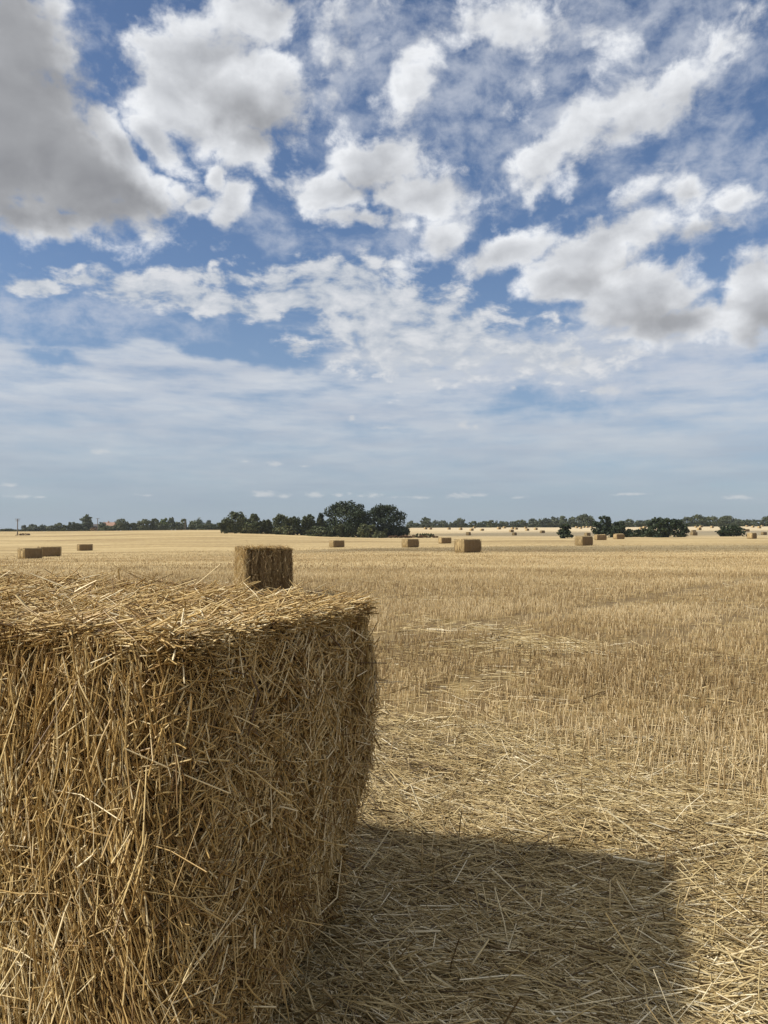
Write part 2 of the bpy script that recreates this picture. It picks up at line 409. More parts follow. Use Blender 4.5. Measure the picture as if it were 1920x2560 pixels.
def ground_mat():
    m, nt, b, out = new_mat('stubble field')
    geo = nt.n.new('ShaderNodeNewGeometry'); P = geo.outputs['Position']
    X, Y, Z = nt.xyz(P)
    flat = nt.comb(X, Y, 0.0)
    dist = nt.v('LENGTH', flat)
    # along and across the direction the combine worked in
    al = nt.v('DOT_PRODUCT', flat, (.941, -.338, 0)); ac = nt.v('DOT_PRODUCT', flat, (.338, .941, 0))
    row = nt.comb(nt.m('MULTIPLY', al, .05), ac, 0.0)
    fine = nt.noise(P, 38.0, 5, .65)
    mid = nt.noise(nt.v('MULTIPLY', P, (1.0, .6, 1.0)), 3.2, 5, .65)
    tuft = nt.noise(nt.v('MULTIPLY', P, (1.0, .45, 1.0)), 1.1, 6, .7)
    big = nt.noise(flat, .045, 4, .6)
    rows = nt.noise(row, .55, 4, .6)
    wide = nt.noise(nt.comb(nt.m('MULTIPLY', al, .012), nt.m('MULTIPLY', ac, .12), 3.0), 1.0, 3, .6)
    wider = nt.noise(nt.comb(nt.m('MULTIPLY', al, .004), nt.m('MULTIPLY', ac, .035), 7.0), 1.0, 4, .65)
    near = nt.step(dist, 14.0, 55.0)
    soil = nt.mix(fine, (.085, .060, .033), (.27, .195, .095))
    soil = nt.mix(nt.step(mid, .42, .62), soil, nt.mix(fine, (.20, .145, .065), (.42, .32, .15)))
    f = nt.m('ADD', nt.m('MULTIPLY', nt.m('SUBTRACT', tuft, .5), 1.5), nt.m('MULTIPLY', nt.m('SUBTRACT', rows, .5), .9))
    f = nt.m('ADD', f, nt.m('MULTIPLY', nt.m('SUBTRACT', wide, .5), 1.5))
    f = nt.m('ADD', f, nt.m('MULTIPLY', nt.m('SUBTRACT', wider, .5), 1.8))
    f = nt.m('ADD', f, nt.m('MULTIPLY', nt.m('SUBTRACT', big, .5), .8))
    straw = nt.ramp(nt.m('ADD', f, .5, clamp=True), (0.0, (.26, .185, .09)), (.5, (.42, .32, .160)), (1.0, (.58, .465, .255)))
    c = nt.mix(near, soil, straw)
    # wheel tracks: bare, pressed soil, darkened to stand in for stubble shade
    tr = None
    for (px, py) in ((-.03, 11.2), (2.3, 9.3)):
        d_ = nt.m('ABSOLUTE', nt.m('ADD', nt.m('SUBTRACT', nt.m('MULTIPLY', nt.m('SUBTRACT', X, px), .768), nt.m('MULTIPLY', nt.m('SUBTRACT', Y, py), .640)), nt.m('MULTIPLY', nt.m('SUBTRACT', nt.noise(flat, .25, 2), .5), .8)))
        w_ = nt.step(d_, .45, .15); tr = w_ if tr is None else nt.m('MAXIMUM', tr, w_)
    c = nt.mix(nt.m('MULTIPLY', nt.m('MULTIPLY', tr, nt.step(Y, 9.0, 11.0)), .55), c, nt.mix(fine, (.075, .052, .028), (.24, .175, .09)))
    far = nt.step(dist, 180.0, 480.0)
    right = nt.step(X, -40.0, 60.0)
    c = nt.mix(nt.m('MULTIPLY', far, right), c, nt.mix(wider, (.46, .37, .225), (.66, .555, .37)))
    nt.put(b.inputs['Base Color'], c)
    b.inputs['Roughness'].default_value = .9; b.inputs['Specular IOR Level'].default_value = .1
    bump = nt.n.new('ShaderNodeBump'); bump.inputs['Distance'].default_value = .05; bump.inputs['Strength'].default_value = .6
    nt.put(bump.inputs['Height'], nt.m('ADD', tuft, nt.m('MULTIPLY', mid, .4)))
    nt.put(b.inputs['Normal'], bump.outputs[0])
    return m
M_GROUND = ground_mat()

def build_ground():
    naz_f, rr = np.linspace(-.75, .75, 301), np.concatenate([[0.05], np.exp(np.linspace(math.log(.5), math.log(7000), 330))])
    az = np.concatenate([naz_f, np.linspace(.75, 2 * math.pi - .75, 62)[1:-1]])
    A, Rr = np.meshgrid(az, rr, indexing='ij')
    x, y = Rr * np.sin(A), Rr * np.cos(A)
    z = ground_z(x, y)
    na, nr = A.shape
    verts = np.stack([x, y, z], -1).reshape(-1, 3)
    i, j = np.meshgrid(np.arange(na), np.arange(nr - 1), indexing='ij')
    i2 = (i + 1) % na
    quads = np.stack([i * nr + j, i * nr + j + 1, i2 * nr + j + 1, i2 * nr + j], -1).reshape(-1, 4)
    o = link('ground', quad_mesh('ground', verts, quads[:, ::-1], smooth=True), None, M_GROUND)
    tag(o, kind='structure')
build_ground()

# ------------------------------------------------------------------ stubble and fallen straw
E1 = np.array([.941, -.338]); E2 = np.array([.338, .941])   # along and across the nearest bale
BALE_O = np.array([-.492, 1.854])                            # its near corner on the ground
BALE_W, BALE_H, BALE_L = 1.27, 1.23, 2.4

def in_bale(x, y, pad=0.0):
    u = (x - BALE_O[0]) * E1[0] + (y - BALE_O[1]) * E1[1]; v = (x - BALE_O[0]) * E2[0] + (y - BALE_O[1]) * E2[1]
    return (u < -.04 + pad) & (u > -BALE_L - pad) & (v > -pad) & (v < BALE_W + pad)

def track_dist(x, y):
    "distance to the wheel tracks that cross the stubble"
    d = np.full(np.shape(x), 99.)
    for (px, py, ang) in ((-.03, 11.2, .876), (2.3, 9.3, .876)):
        dx, dy = math.cos(ang), math.sin(ang)
        w = .35 * vnoise((x * dx + y * dy) * .25, 0 * x, 5)
        d = np.minimum(d, np.abs((x - px) * dy - (y - py) * dx + w))
    return d

def stub_density(x, y, tracks=True):
    edge = 6.5 - 1.0 * x + 1.0 * fbm(x * .55, y * .55, 1)
    edge = np.maximum(edge, 3.4 + .6 * fbm(x * .7, y * .7, 3))
    s = .06 + .94 * sstep(y, edge - .6, edge + .5)
    if tracks: s = s * (.08 + .92 * np.maximum(sstep(track_dist(x, y), .22, .42), .55 * sstep(vnoise(x * .9, y * .9, 6), .05, .3)))
    patch = fbm(x * .35 + 4, y * .35, 6)
    s = s * (1 - .80 * sstep(patch, .47, .60))
    u = x * E2[0] + y * E2[1]                                # drill rows
    return s

def wedge(n, r0, r1, half=.62):
    r = np.sqrt(rng.uniform(r0 ** 2, r1 ** 2, n)); a = rng.uniform(-half, half, n)
    return r * np.sin(a), r * np.cos(a)

def build_stubble():
    parts = []
    for (r0, r1, dens, rad, h) in ((3.0, 9, 420, .0031, .150), (9, 17, 210, .0039, .145), (17, 34, 70, .0056, .125), (34, 62, 26, .009, .105), (62, 135, 6.0, .016, .10)):
        n = int(dens * .62 * (r1 ** 2 - r0 ** 2))
        x, y = wedge(n, r0, r1)
        # pull stalks on to drill rows
        u, v = x * E1[0] + y * E1[1], x * E2[0] + y * E2[1]
        v = np.where(rng.uniform(size=n) < .7, (np.round(v / .125) + rng.normal(0, .13, n)) * .125, v)
        x, y = u * E1[0] + v * E2[0], u * E1[1] + v * E2[1]
        keep = (rng.uniform(size=n) < stub_density(x, y)) & ~in_bale(x, y, .1)
        if r1 > 100: keep &= rng.uniform(size=n) < sstep(np.hypot(x, y), 135, 70)
        x, y = x[keep], y[keep]; n = len(x)
        L = h * np.clip(rng.normal(1, .2, n), .35, 1.5) * np.clip(1 + .55 * fbm(x * .45, y * .45, 5), .45, 1.5)
        lean = np.where(rng.uniform(size=n) < .12, .7, .15)
        D = np.stack([rng.normal(0, 1, n) * lean + .05, rng.normal(0, 1, n) * lean, np.ones(n)], -1); D = unit(D)
        P = np.stack([x, y, ground_z(x, y) - .012], -1) + D * (L * .5)[:, None]
        t = np.clip(.60 + .15 * sstep(r1, 12, 8) - .24 * np.exp(-((x - .9) / 2.6) ** 2 - ((y - 10.6) / 1.7) ** 2) + .26 * fbm(x * .4, y * .4, 7) + .20 * fbm(x * .11, y * .11, 3) + .22 * vnoise((x * E1[0] + y * E1[1]) * .02, (x * E2[0] + y * E2[1]) * .35, 2) + rng.normal(0, .27, n), 0, 1)
        parts.append(straw_arrays(P, D, L, rad * rng.uniform(.7, 1.3, n), .03, t, rings=2, tip=.26))
    v, q, t = join(parts)
    o = link('stubble', quad_mesh('stubble', v, q, t, True), None, M_STUB)
    tag(o, 'standing golden cereal stubble covering the mown field', 'stubble', kind='stuff')

def build_litter():
    parts = []
    def lay(n, r0, r1, thr, size=1.0, rad=.0021, lift=.05, half=.62):
        x, y = wedge(n, r0, r1, half)
        lead, fol = locks(n, 9, .6)
        x = np.where(fol, x[lead] + rng.normal(0, .035, n), x); y = np.where(fol, y[lead] + rng.normal(0, .022, n), y)
        lk = rng.normal(0, .5, n)[lead]
        lit = 1 - sstep(stub_density(x, y, False), .1, .75)
        keep = (rng.uniform(size=n) < np.maximum(lit, thr)) & ~in_bale(x, y, -.02)
        x, y, lk, fol = x[keep], y[keep], lk[keep], fol[keep]; m = len(x)
        ang = -.22 + .75 * fbm(x * .45, y * .45, 0) + np.where(fol, lk + rng.normal(0, .10, m), rng.normal(0, .5, m))
        odd = (rng.uniform(size=m) < .35) & ~fol
        ang = np.where(odd, rng.uniform(-1.57, 1.57, m), ang)
        tilt = rng.normal(0, .10, m)
        tilt = np.where(rng.uniform(size=m) < .05, rng.normal(0, .45, m), tilt)
        D = np.stack([np.cos(ang) * np.cos(tilt), np.sin(ang) * np.cos(tilt), np.sin(tilt)], -1)
        L = np.clip(rng.lognormal(math.log(.15), .5, m), .04, .34) * size
        heap = np.clip(.5 + .8 * fbm(x * 1.1, y * 1.1, 3), 0, 1.3)
        P = np.stack([x, y, ground_z(x, y) + .004 + rng.uniform(0, 1, m) ** 1.3 * lift * (.35 + heap) + np.abs(np.sin(tilt)) * L * .45], -1)
        t = np.clip(.55 + .2 * fbm(x * .8, y * .8, 5) + rng.normal(0, .28, m), 0, 1)
        R = rad * rng.uniform(.55, 1.35, m)
        parts.append(straw_arrays(P, D, L, R, .03, t, flat=np.where(rng.uniform(size=m) < .25, 2.0, 1.0)))
    lay(135000, 1.6, 6.0, .5)
    lay(84000, 1.6, 3.6, .9, .7, .0019, .06)
    lay(60000, 1.6, 5.0, .8, .30, .0024, .06)
    lay(42000, 6.0, 11.0, .12, 1.1, .0033, .05)
    lay(24000, 11.0, 26.0, .05, 1.3, .005, .06)
    lay(26000, .3, 3.2, .8, 1.0, .0024, .05, 1.75)
    v, q, t = join(parts)
    o = link('loose_straw', quad_mesh('loose_straw', v, q, t, True), None, M_LITTER)
    tag(o, 'loose pale straw lying thick on the ground beside the near bale', 'straw', kind='stuff')
build_stubble()
build_litter()
# ------------------------------------------------------------------ bales
def core_mat():
    m, nt, b, out = new_mat('packed straw')
    tc = nt.n.new('ShaderNodeTexCoord'); P = tc.outputs['Object']
    a = nt.noise(nt.v('MULTIPLY', P, (9.0, 9.0, 1.6)), 6.0, 5, .65)
    f = nt.noise(P, 45.0, 4, .65)
    c = nt.mix(nt.m('MULTIPLY_ADD', f, .6, nt.m('MULTIPLY', a, .4)), (.06, .036, .014), (.30, .195, .08))  # core colour kept dark, standing in for shade between the straws
    nt.put(b.inputs['Base Color'], c); b.inputs['Roughness'].default_value = .85; b.inputs['Specular IOR Level'].default_value = .15
    bump = nt.n.new('ShaderNodeBump'); bump.inputs['Distance'].default_value = .02; nt.put(bump.inputs['Height'], f)
    nt.put(b.inputs['Normal'], bump.outputs[0])
    return m
M_CORE = core_mat()

def far_bale_mat():
    m, nt, b, out = new_mat('baled straw')
    tc = nt.n.new('ShaderNodeTexCoord'); P = tc.outputs['Object']
    X, Y, Z = nt.xyz(P)
    f = nt.noise(P, 16.0, 5, .7)
    flake = nt.noise(nt.v('MULTIPLY', P, (6.0, 6.0, .5)), 1.6, 4, .6)
    v = nt.m('ADD', nt.m('MULTIPLY', f, .6), nt.m('MULTIPLY', flake, .4))
    shade_tone = nt.ramp(v, (.25, (.10, .066, .034)), (.55, (.20, .140, .075)), (.8, (.31, .23, .13)))
    lit_tone = nt.ramp(v, (.25, (.30, .215, .10)), (.55, (.48, .365, .19)), (.8, (.62, .50, .29)))
    # painted shading: long sides darkened as in shade, cut ends and loose top paler
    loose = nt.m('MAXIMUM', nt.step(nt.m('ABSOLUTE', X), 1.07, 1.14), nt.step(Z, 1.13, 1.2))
    nt.put(b.inputs['Base Color'], nt.mix(loose, shade_tone, lit_tone)); b.inputs['Roughness'].default_value = .8; b.inputs['Specular IOR Level'].default_value = .15
    bump = nt.n.new('ShaderNodeBump'); bump.inputs['Distance'].default_value = .05; nt.put(bump.inputs['Height'], nt.m('ADD', f, flake))
    nt.put(b.inputs['Normal'], bump.outputs[0])
    return m
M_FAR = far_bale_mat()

def twine_mat():
    m, nt, b, out = new_mat('baler twine')
    tc = nt.n.new('ShaderNodeTexCoord')
    nt.put(b.inputs['Base Color'], nt.mix(nt.noise(tc.outputs['Object'], 30.0, 2), (.10, .065, .03), (.17, .115, .05)))
    b.inputs['Roughness'].default_value = .7
    return m
M_TWINE = twine_mat()

def perimeter(s, W, L, r):
    """walk round a bale seen from above: s runs along the long side, round the near corner, along the end, round the far corner, along the back.
    gives place, outward normal and tangent in bale axes (x along the bale up to 0 at the end, y across)"""
    l1, la, l2 = L - r, math.pi / 2 * r, W - 2 * r
    s = np.asarray(s, float)
    x, y, nx, ny = (np.zeros_like(s) for _ in range(4))
    k = s < l1
    x[k], y[k], nx[k], ny[k] = -L + s[k], 0, 0, -1
    k = (s >= l1) & (s < l1 + la); a = (s[k] - l1) / r - math.pi / 2
    x[k], y[k], nx[k], ny[k] = -r + r * np.cos(a), r + r * np.sin(a), np.cos(a), np.sin(a)
    k = (s >= l1 + la) & (s < l1 + la + l2)
    x[k], y[k], nx[k], ny[k] = 0, r + s[k] - l1 - la, 1, 0
    k = (s >= l1 + la + l2) & (s < l1 + 2 * la + l2); a = (s[k] - l1 - la - l2) / r
    x[k], y[k], nx[k], ny[k] = -r + r * np.cos(a), W - r + r * np.sin(a), np.cos(a), np.sin(a)
    k = s >= l1 + 2 * la + l2
    x[k], y[k], nx[k], ny[k] = -r - (s[k] - l1 - 2 * la - l2), W, 0, 1
    return x, y, nx, ny

def shaggy_bale(label, origin, e1, W, H, L, r, slope, counts, k_rad, k_out=1.0, ribs=0, end_mat=None, taper=1.0, z0=0.0):
    "a bale with its coat of straw; origin is the near corner, e1 points along the bale to the end one sees"
    l1, la, l2 = L - r, math.pi / 2 * r, W - 2 * r
    total = 2 * l1 + 2 * la + l2
    def top(x): return H + .005 - slope * x
    def swell(s, z, x, y, side):
        "how far the skin stands out from the plain box"
        zt = z / H
        o = .022 * fbm(s * 2.2, z * 2.0, 1) + .012 * fbm(s * 7, z * 5, 3)
        o = o + .02 * np.sin(np.pi * np.clip(zt, 0, 1)) - .03 * sstep(zt, .95, 1.03)
        low = sstep(zt, .62, .0) * taper
        endside = sstep(s, l1 + la, l1 + la + l2)
        o = o - low * (.01 + 1.0 * .13 * endside) + low * .05 * sstep(s, l1 - .4, l1) * (1 - endside)
        o = o + .022 * taper * endside * sstep(zt, .35, .62) * sstep(zt, 1.0, .75)
        fl = np.abs(((s * 8.0 + .8 * vnoise(s * 2, z * 1.5, 4)) % 1) - .5) * 2          # flakes along the long side
        o = o - side * .034 * sstep(fl, .70, 1.0)
        if ribs:                                                                        # wads pressed one after the other
            onend = sstep(s, l1 + .3 * la, l1 + la) * sstep(s, l1 + 2 * la + l2, l1 + 1.3 * la + l2)
            rb = np.abs(((s * ribs + .35 * vnoise(s * 3, z * 2.5, 4)) % 1) - .5) * 2
            o = o - onend * .075 * sstep(rb, .62, 1.0)
        return o
    root = empty('straw_bale', (origin[0], origin[1], z0), math.atan2(e1[1], e1[0]))
    tag(root, label, 'straw bale')

    # the body
    ns, nz = 170, 40
    S, Zg = np.meshgrid(np.linspace(0, total - 1e-4, ns), np.linspace(0, 1, nz), indexing='ij')
    x, y, nx, ny = perimeter(S.ravel(), W, L, r)
    x, y, nx, ny = (q.reshape(S.shape) for q in (x, y, nx, ny))
    z = Zg * (top(x) - .045)
    side = 1 - sstep(S, l1 - .05, l1 + la)
    o = swell(S, z, x, y, side) - .056 * k_out
    V = np.stack([x + nx * o, y + ny * o, z], -1)
    i, j = np.meshgrid(np.arange(ns - 1), np.arange(nz - 1), indexing='ij')
    q1 = np.stack([i * nz + j, (i + 1) * nz + j, (i + 1) * nz + j + 1, i * nz + j + 1], -1).reshape(-1, 4)
    j = np.arange(nz - 1)
    q2 = np.stack([(ns - 1) * nz + j, j, j + 1, (ns - 1) * nz + j + 1], -1)
    V = V.reshape(-1, 3)
    # lid: rings shrinking to the middle
    rim = np.array([k * nz + nz - 1 for k in range(ns)]); ring = rim; extra, q3 = [], []
    base = len(V)
    cx, cy = -L / 2, W / 2
    for k in range(1, 9):
        f = 1 - k / 8.5
        p = V[rim].copy()
        p[:, 0] = cx + (p[:, 0] - cx) * (f if k < 8 else .02); p[:, 1] = cy + (p[:, 1] - cy) * (f if k < 8 else .02)
        p[:, 2] = top(p[:, 0]) - .038 + .015 * fbm(p[:, 0] * 4, p[:, 1] * 4, 2)
        idx = np.arange(base, base + ns); base += ns; extra.append(p)
        a, b_ = np.arange(ns), (np.arange(ns) + 1) % ns
        q3.append(np.stack([ring[a], ring[b_], idx[b_], idx[a]], -1)); ring = idx
    V = np.concatenate([V] + extra); Q = np.concatenate([q1, q2] + q3)
    link('bale_body', quad_mesh('bale_body', V, Q, smooth=True), root, M_CORE)

    # the straw coat of the walls
    def coat(n, s0, s1, mode, zlo=0.0, zhi=1.0, size=1.0, rad=.00175, out=(-.066, .016)):
        n = int(n * counts); size = size * (k_rad ** .3)
        s = rng.uniform(s0, s1, n); zt = rng.uniform(zlo, zhi, n)
        lead, fol = locks(n, 10, .68 if mode == 'side' else .5)
        s = np.where(fol, np.clip(s[lead] + rng.normal(0, .014, n), s0, s1), s); zt = np.where(fol, np.clip(zt[lead] + rng.normal(0, .035, n), zlo, zhi), zt)
        x, y, nx, ny = perimeter(s, W, L, r)
        z = zt * top(x)
        side = 1 - sstep(s, l1 - .05, l1 + la)
        be = rng.beta(2.0, 1.5, n); be = np.where(fol, np.clip(be[lead] + rng.normal(0, .09, n), 0, 1), be)
        lift = (out[0] + (out[1] - out[0]) * be) * k_out
        o = swell(s, z, x, y, side) + lift
        N = np.stack([nx, ny, 0 * nx], -1); T = np.stack([-ny, nx, 0 * nx], -1); Z = np.array([[0, 0, 1.]])
        if mode == 'side':
            bias = .30 * sstep(x, -.75, -.15) * sstep(zt, .75, .25) + .16 * fbm(s * 3, z * 1.7, 6)
            ang = bias + rng.normal(0, .20, n)
            odd = rng.uniform(size=n); ang = np.where(odd < .27, rng.normal(0, .7, n), ang); ang = np.where(odd < .08, rng.uniform(-1.57, 1.57, n), ang)
            ln = np.clip(rng.lognormal(math.log(.095), .58, n), .02, .34)
        else:
            ang = np.where(rng.uniform(size=n) < .45, rng.normal(.85, .45, n), rng.uniform(-1.57, 1.57, n)) * np.where(rng.uniform(size=n) < .4 + .5 * fbm(s * 3, z * 3, 5), -1, 1)
            ln = np.clip(rng.lognormal(math.log(.078), .5, n), .02, .26)
        ang = np.where(fol, ang[lead] + rng.normal(0, .09 if mode == 'side' else .16, n), ang)
        tilt = rng.normal(0, .10, n); tilt = np.where(rng.uniform(size=n) < .06, rng.normal(.15, .45, n), tilt)
        # ang turns from straight up towards the corner side; positive leans the foot to the right
        D = (-T * np.sin(ang)[:, None] + Z * np.cos(ang)[:, None]) * np.cos(tilt)[:, None] - N * np.sin(tilt)[:, None]
        ln = ln * size
        P = np.stack([x + nx * o, y + ny * o, z], -1) + N * (np.abs(np.sin(tilt)) * ln * .42)[:, None]
        P[:, 2] -= np.maximum(P[:, 2] + np.abs(D[:, 2]) * ln * .5 - top(x) - .004, 0)
        ok = P[:, 2] - np.abs(D[:, 2]) * ln * .5 > -.02
        t = np.clip(.5 + .25 * fbm(s * 5, z * 2.5, 2) + rng.normal(0, .27, n) + .12 * (lift > 0), 0, 1)
        R = k_rad * rad * rng.uniform(.5, 1.45, n)
        return straw_arrays(P[ok], D[ok], ln[ok], R[ok], np.where(rng.uniform(size=ok.sum()) < .25, .11, .03), t[ok], flat=np.where(rng.uniform(size=ok.sum()) < .2, 1.5, 1.0))
    sd = [coat(36000, l1 - 1.35, l1 + la * .7, 'side'), coat(12000, 0, l1 - 1.3, 'side'), coat(1100, l1 - 1.35, l1 + la, 'side', .04, .97, 1.0, out=(.004, .03))]
    def chaff(n, s0, s1):
        n = int(n * counts)
        s = rng.uniform(s0, s1, n); zt = rng.uniform(.02, 1, n); x, y, nx, ny = perimeter(s, W, L, r); z = zt * top(x) - .01
        o = swell(s, z, x, y, 1 - sstep(s, l1 - .05, l1 + la)) + rng.uniform(-.03, .012, n)
        P = np.stack([x + nx * o, y + ny * o, z], -1); D = rng.normal(0, 1, (n, 3)) * [[.7, .7, 1.2]]
        return straw_arrays(P, D, rng.uniform(.012, .05, n), rng.uniform(.002, .0042, n), .18, np.clip(rng.normal(.36, .14, n), 0, 1), flat=rng.uniform(1, 2.2, n))
    sd.append(chaff(12000, l1 - 1.35, l1 + la))
    v, q, t = join(sd)
    link('side_straw', quad_mesh('side_straw', v, q, t, True), root, M_BALE)
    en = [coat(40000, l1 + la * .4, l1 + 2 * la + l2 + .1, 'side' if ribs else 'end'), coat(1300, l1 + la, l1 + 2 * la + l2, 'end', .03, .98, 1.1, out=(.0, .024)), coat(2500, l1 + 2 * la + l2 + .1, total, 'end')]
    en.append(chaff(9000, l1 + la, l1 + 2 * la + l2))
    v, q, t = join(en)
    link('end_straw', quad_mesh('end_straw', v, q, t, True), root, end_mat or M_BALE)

    # the shaggy top
    def mat_top(n, z0, z1, steep, size, rad=.0019, edge=False):
        n = int(n * counts); rad = rad * k_rad
        x = -.02 - rng.uniform(0, 1, n) ** 1.25 * (L - .02); y = rng.uniform(.02, W - .01, n)
        if edge:
            k = rng.uniform(size=n)
            x = np.where(k < .45, rng.normal(-.035, .022, n), x)
            y = np.where(k < .45, y, np.where(k < .8, rng.normal(.03, .022, n), rng.normal(W - .02, .03, n)))
        x = np.minimum(x, .0); y = np.maximum(y, .0)
        # no straw pokes far past the edges
        ang = rng.uniform(0, 2 * np.pi, n)
        ang = np.where(rng.uniform(size=n) < .35, rng.normal(-.25, .5, n), ang)
        lead, fol = locks(n, 7, 0.0 if edge else .45)
        x = np.where(fol, np.clip(x[lead] + rng.normal(0, .02, n), -L, -.02), x); y = np.where(fol, np.clip(y[lead] + rng.normal(0, .02, n), .02, W - .01), y)
        ang = np.where(fol, ang[lead] + rng.normal(0, .12, n), ang)
        inset = np.minimum(np.minimum(-x, y), W - y)
        h = top(x) - .018 * sstep(inset, .06, -.01) + .020 * fbm(x * 3, y * 3, 4) + .014 * fbm(x * 9, y * 9, 6)
        tilt = np.abs(rng.normal(0, steep, n))
        D = np.stack([np.cos(ang) * np.cos(tilt), np.sin(ang) * np.cos(tilt), np.sin(tilt)], -1)
        ln = np.clip(rng.lognormal(math.log(.10), .5, n), .03, .30) * size
        over = np.maximum(x + np.abs(D[:, 0]) * ln * .5 - .03, 0); x = x - over * .8
        over = np.maximum(.0 - (y - np.abs(D[:, 1]) * ln * .5) - .03, 0); y = y + over * .8
        P = np.stack([x, y, h + rng.uniform(z0, z1, n) + np.sin(tilt) * ln * .35], -1)
        t = np.clip(.60 + .2 * fbm(x * 4, y * 4, 1) + rng.normal(0, .24, n), 0, 1)
        return straw_arrays(P, D, ln, rad * rng.uniform(.5, 1.35, n), .04, t, flat=np.where(rng.uniform(size=n) < .25, 2.0, 1.0))
    tp = [mat_top(36000, -.045, .006, .12, .95), mat_top(6500, -.015, .016, .22, .85), mat_top(360, -.015, .008, .48, .8, .0019), mat_top(4200, -.04, .008, .22, .9, edge=True)]
    v, q, t = join(tp)
    link('top_straw', quad_mesh('top_straw', v, q, t, True), root, M_BALE)
shaggy_bale('huge square straw bale in the near left foreground with shaggy top', BALE_O, E1, BALE_W, BALE_H, BALE_L, .10, .040, 1.0, 1.0)
def second_bale():
    x, y = at(614, 17.6)                                     # its near corner, between the lit side and the shaded end
    fw = unit(np.array([x, y])); rt = np.array([fw[1], -fw[0]]); a = math.radians(7)
    e1 = -(math.cos(a) * fw - math.sin(a) * rt)
    shaggy_bale('square straw bale standing right behind the shaggy foreground bale, ribbed shaded end', (x, y), e1, 1.06, 1.27, 2.0, .05, .0, .42, 1.45, 1.3, end_mat=M_SHADE_END,
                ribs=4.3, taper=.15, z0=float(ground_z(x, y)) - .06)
second_bale()

def box_bale_arrays(L, W, H, seed, flakes=.02):
    "a swollen rounded box with grooves where the strings pull in; long axis x, origin at the base centre"
    nx, ny, nz = 28, 14, 12
    V, Q = [], []
    def face(f, na, nb):
        base = len(V)
        for a in range(na + 1):
            for b in range(nb + 1): V.append(f(a / na * 2 - 1, b / nb * 2 - 1))
        for a in range(na):
            for b in range(nb):
                k = base + a * (nb + 1) + b
                Q.append((k, k + nb + 1, k + nb + 2, k + 1))
    face(lambda a, b: (a, -1, b), nx, nz); face(lambda a, b: (-a, 1, b), nx, nz)
    face(lambda a, b: (1, a, b), ny, nz); face(lambda a, b: (-1, -a, b), ny, nz)
    face(lambda a, b: (a, b, 1), nx, ny)
    V = np.array(V, float)
    p = np.abs(V) ** 8
    k = np.maximum(p.sum(1), 1e-9) ** (1 / 8.0)              # rounds the edges
    V = V / k[:, None] * np.where(k > 1, 1, 1)[:, None]
    X = V * np.array([L / 2, W / 2, H / 2])
    s = seed * 3.1
    n = fbm(X[:, 0] * 2.3 + s, X[:, 1] * 2.3 + X[:, 2] * 1.7 + s, seed)
    n2 = fbm(X[:, 0] * 6 + X[:, 2] * 2 + s, X[:, 1] * 6 - X[:, 2] * 2, seed + 1)
    onend = np.abs(V[:, 0]) > .93; onside = np.abs(V[:, 1]) > .93
    g = np.abs(((V[:, 1] * 3.0 + .5) % 1) - .5) * 2
    X[:, 0] += np.sign(V[:, 0]) * onend * (.05 * (1 - (V[:, 2]) ** 2) + .07 * n + .045 * n2 - .05 * (g < .3))
    g2 = np.abs(((V[:, 0] * 6.0 + .8 * n) % 1) - .5) * 2
    X[:, 1] += np.sign(V[:, 1]) * onside * (.05 * (1 - V[:, 2] ** 2) + .05 * n + .035 * n2 - flakes * (g2 < .25))
    X[:, 2] += (V[:, 2] > .8) * (.05 * n + .045 * n2 + .03 * (1 - V[:, 1] ** 2))
    X[:, 2] += H / 2
    X[:, 2] = np.maximum(X[:, 2], -.03)
    return X, np.array(Q)

def twine_arrays(L, W, H):
    "six strings round the long way"
    parts = []
    for y in np.linspace(-.40, .40, 6) * W:
        pts = [(-L / 2 - .055, y, .05), (-L / 2 - .055, y, H * .95), (-L / 2 + .09, y, H - .012), (L / 2 - .09, y, H - .012), (L / 2 + .055, y, H * .95), (L / 2 + .055, y, .05)]
        for a, b in zip(pts, pts[1:]):
            a, b = np.array(a), np.array(b)
            parts.append(straw_arrays(((a + b) / 2)[None], (b - a)[None], np.linalg.norm(b - a) + .02, .016, 0, np.array([.5]), rings=2))
    return join(parts)

BW, BH, BL = 1.2, 1.23, 2.4
BODY = []
for k in range(5):
    v, q = box_bale_arrays(BL, BW, BH, k)
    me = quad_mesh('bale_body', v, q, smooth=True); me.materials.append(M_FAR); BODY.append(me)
v, q, t = twine_arrays(BL, BW, BH)
TWINE = quad_mesh('twine', v, q, t); TWINE.materials.append(M_TWINE)

def far_bale(x0, xc, x1, row_top, row, label, group, k, fine):
    d = dist_of((xc + x1) / 2, row)
    x, y = at(xc, d)
    th = math.atan(2.0 * (xc - x0) / max(x1 - xc, .5))
    th = min(max(th, math.radians(14)), math.radians(72))
    fw = unit(np.array([x, y])); rt = np.array([fw[1], -fw[0]])
    u = math.cos(th) * rt + math.sin(th) * fw; w = -math.sin(th) * rt + math.cos(th) * fw
    need = (x1 - x0) / FPX * d / (BW * math.sin(th) + BL * math.cos(th)); needh = (row - row_top) / FPX * d / BH
    sc = min(max((need + needh) / 2, .88), 1.14)
    c = np.array([x, y]) + u * BL * sc / 2 + w * BW * sc / 2
    z = float(ground_z(c[0], c[1], False)) - .03
    root = empty('straw_bale', (c[0], c[1], z), math.atan2(u[1], u[0]))
    root.scale = (sc, sc, sc)
    tag(root, label, 'straw bale', group)
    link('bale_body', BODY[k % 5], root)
    if fine: link('twine', TWINE, root)

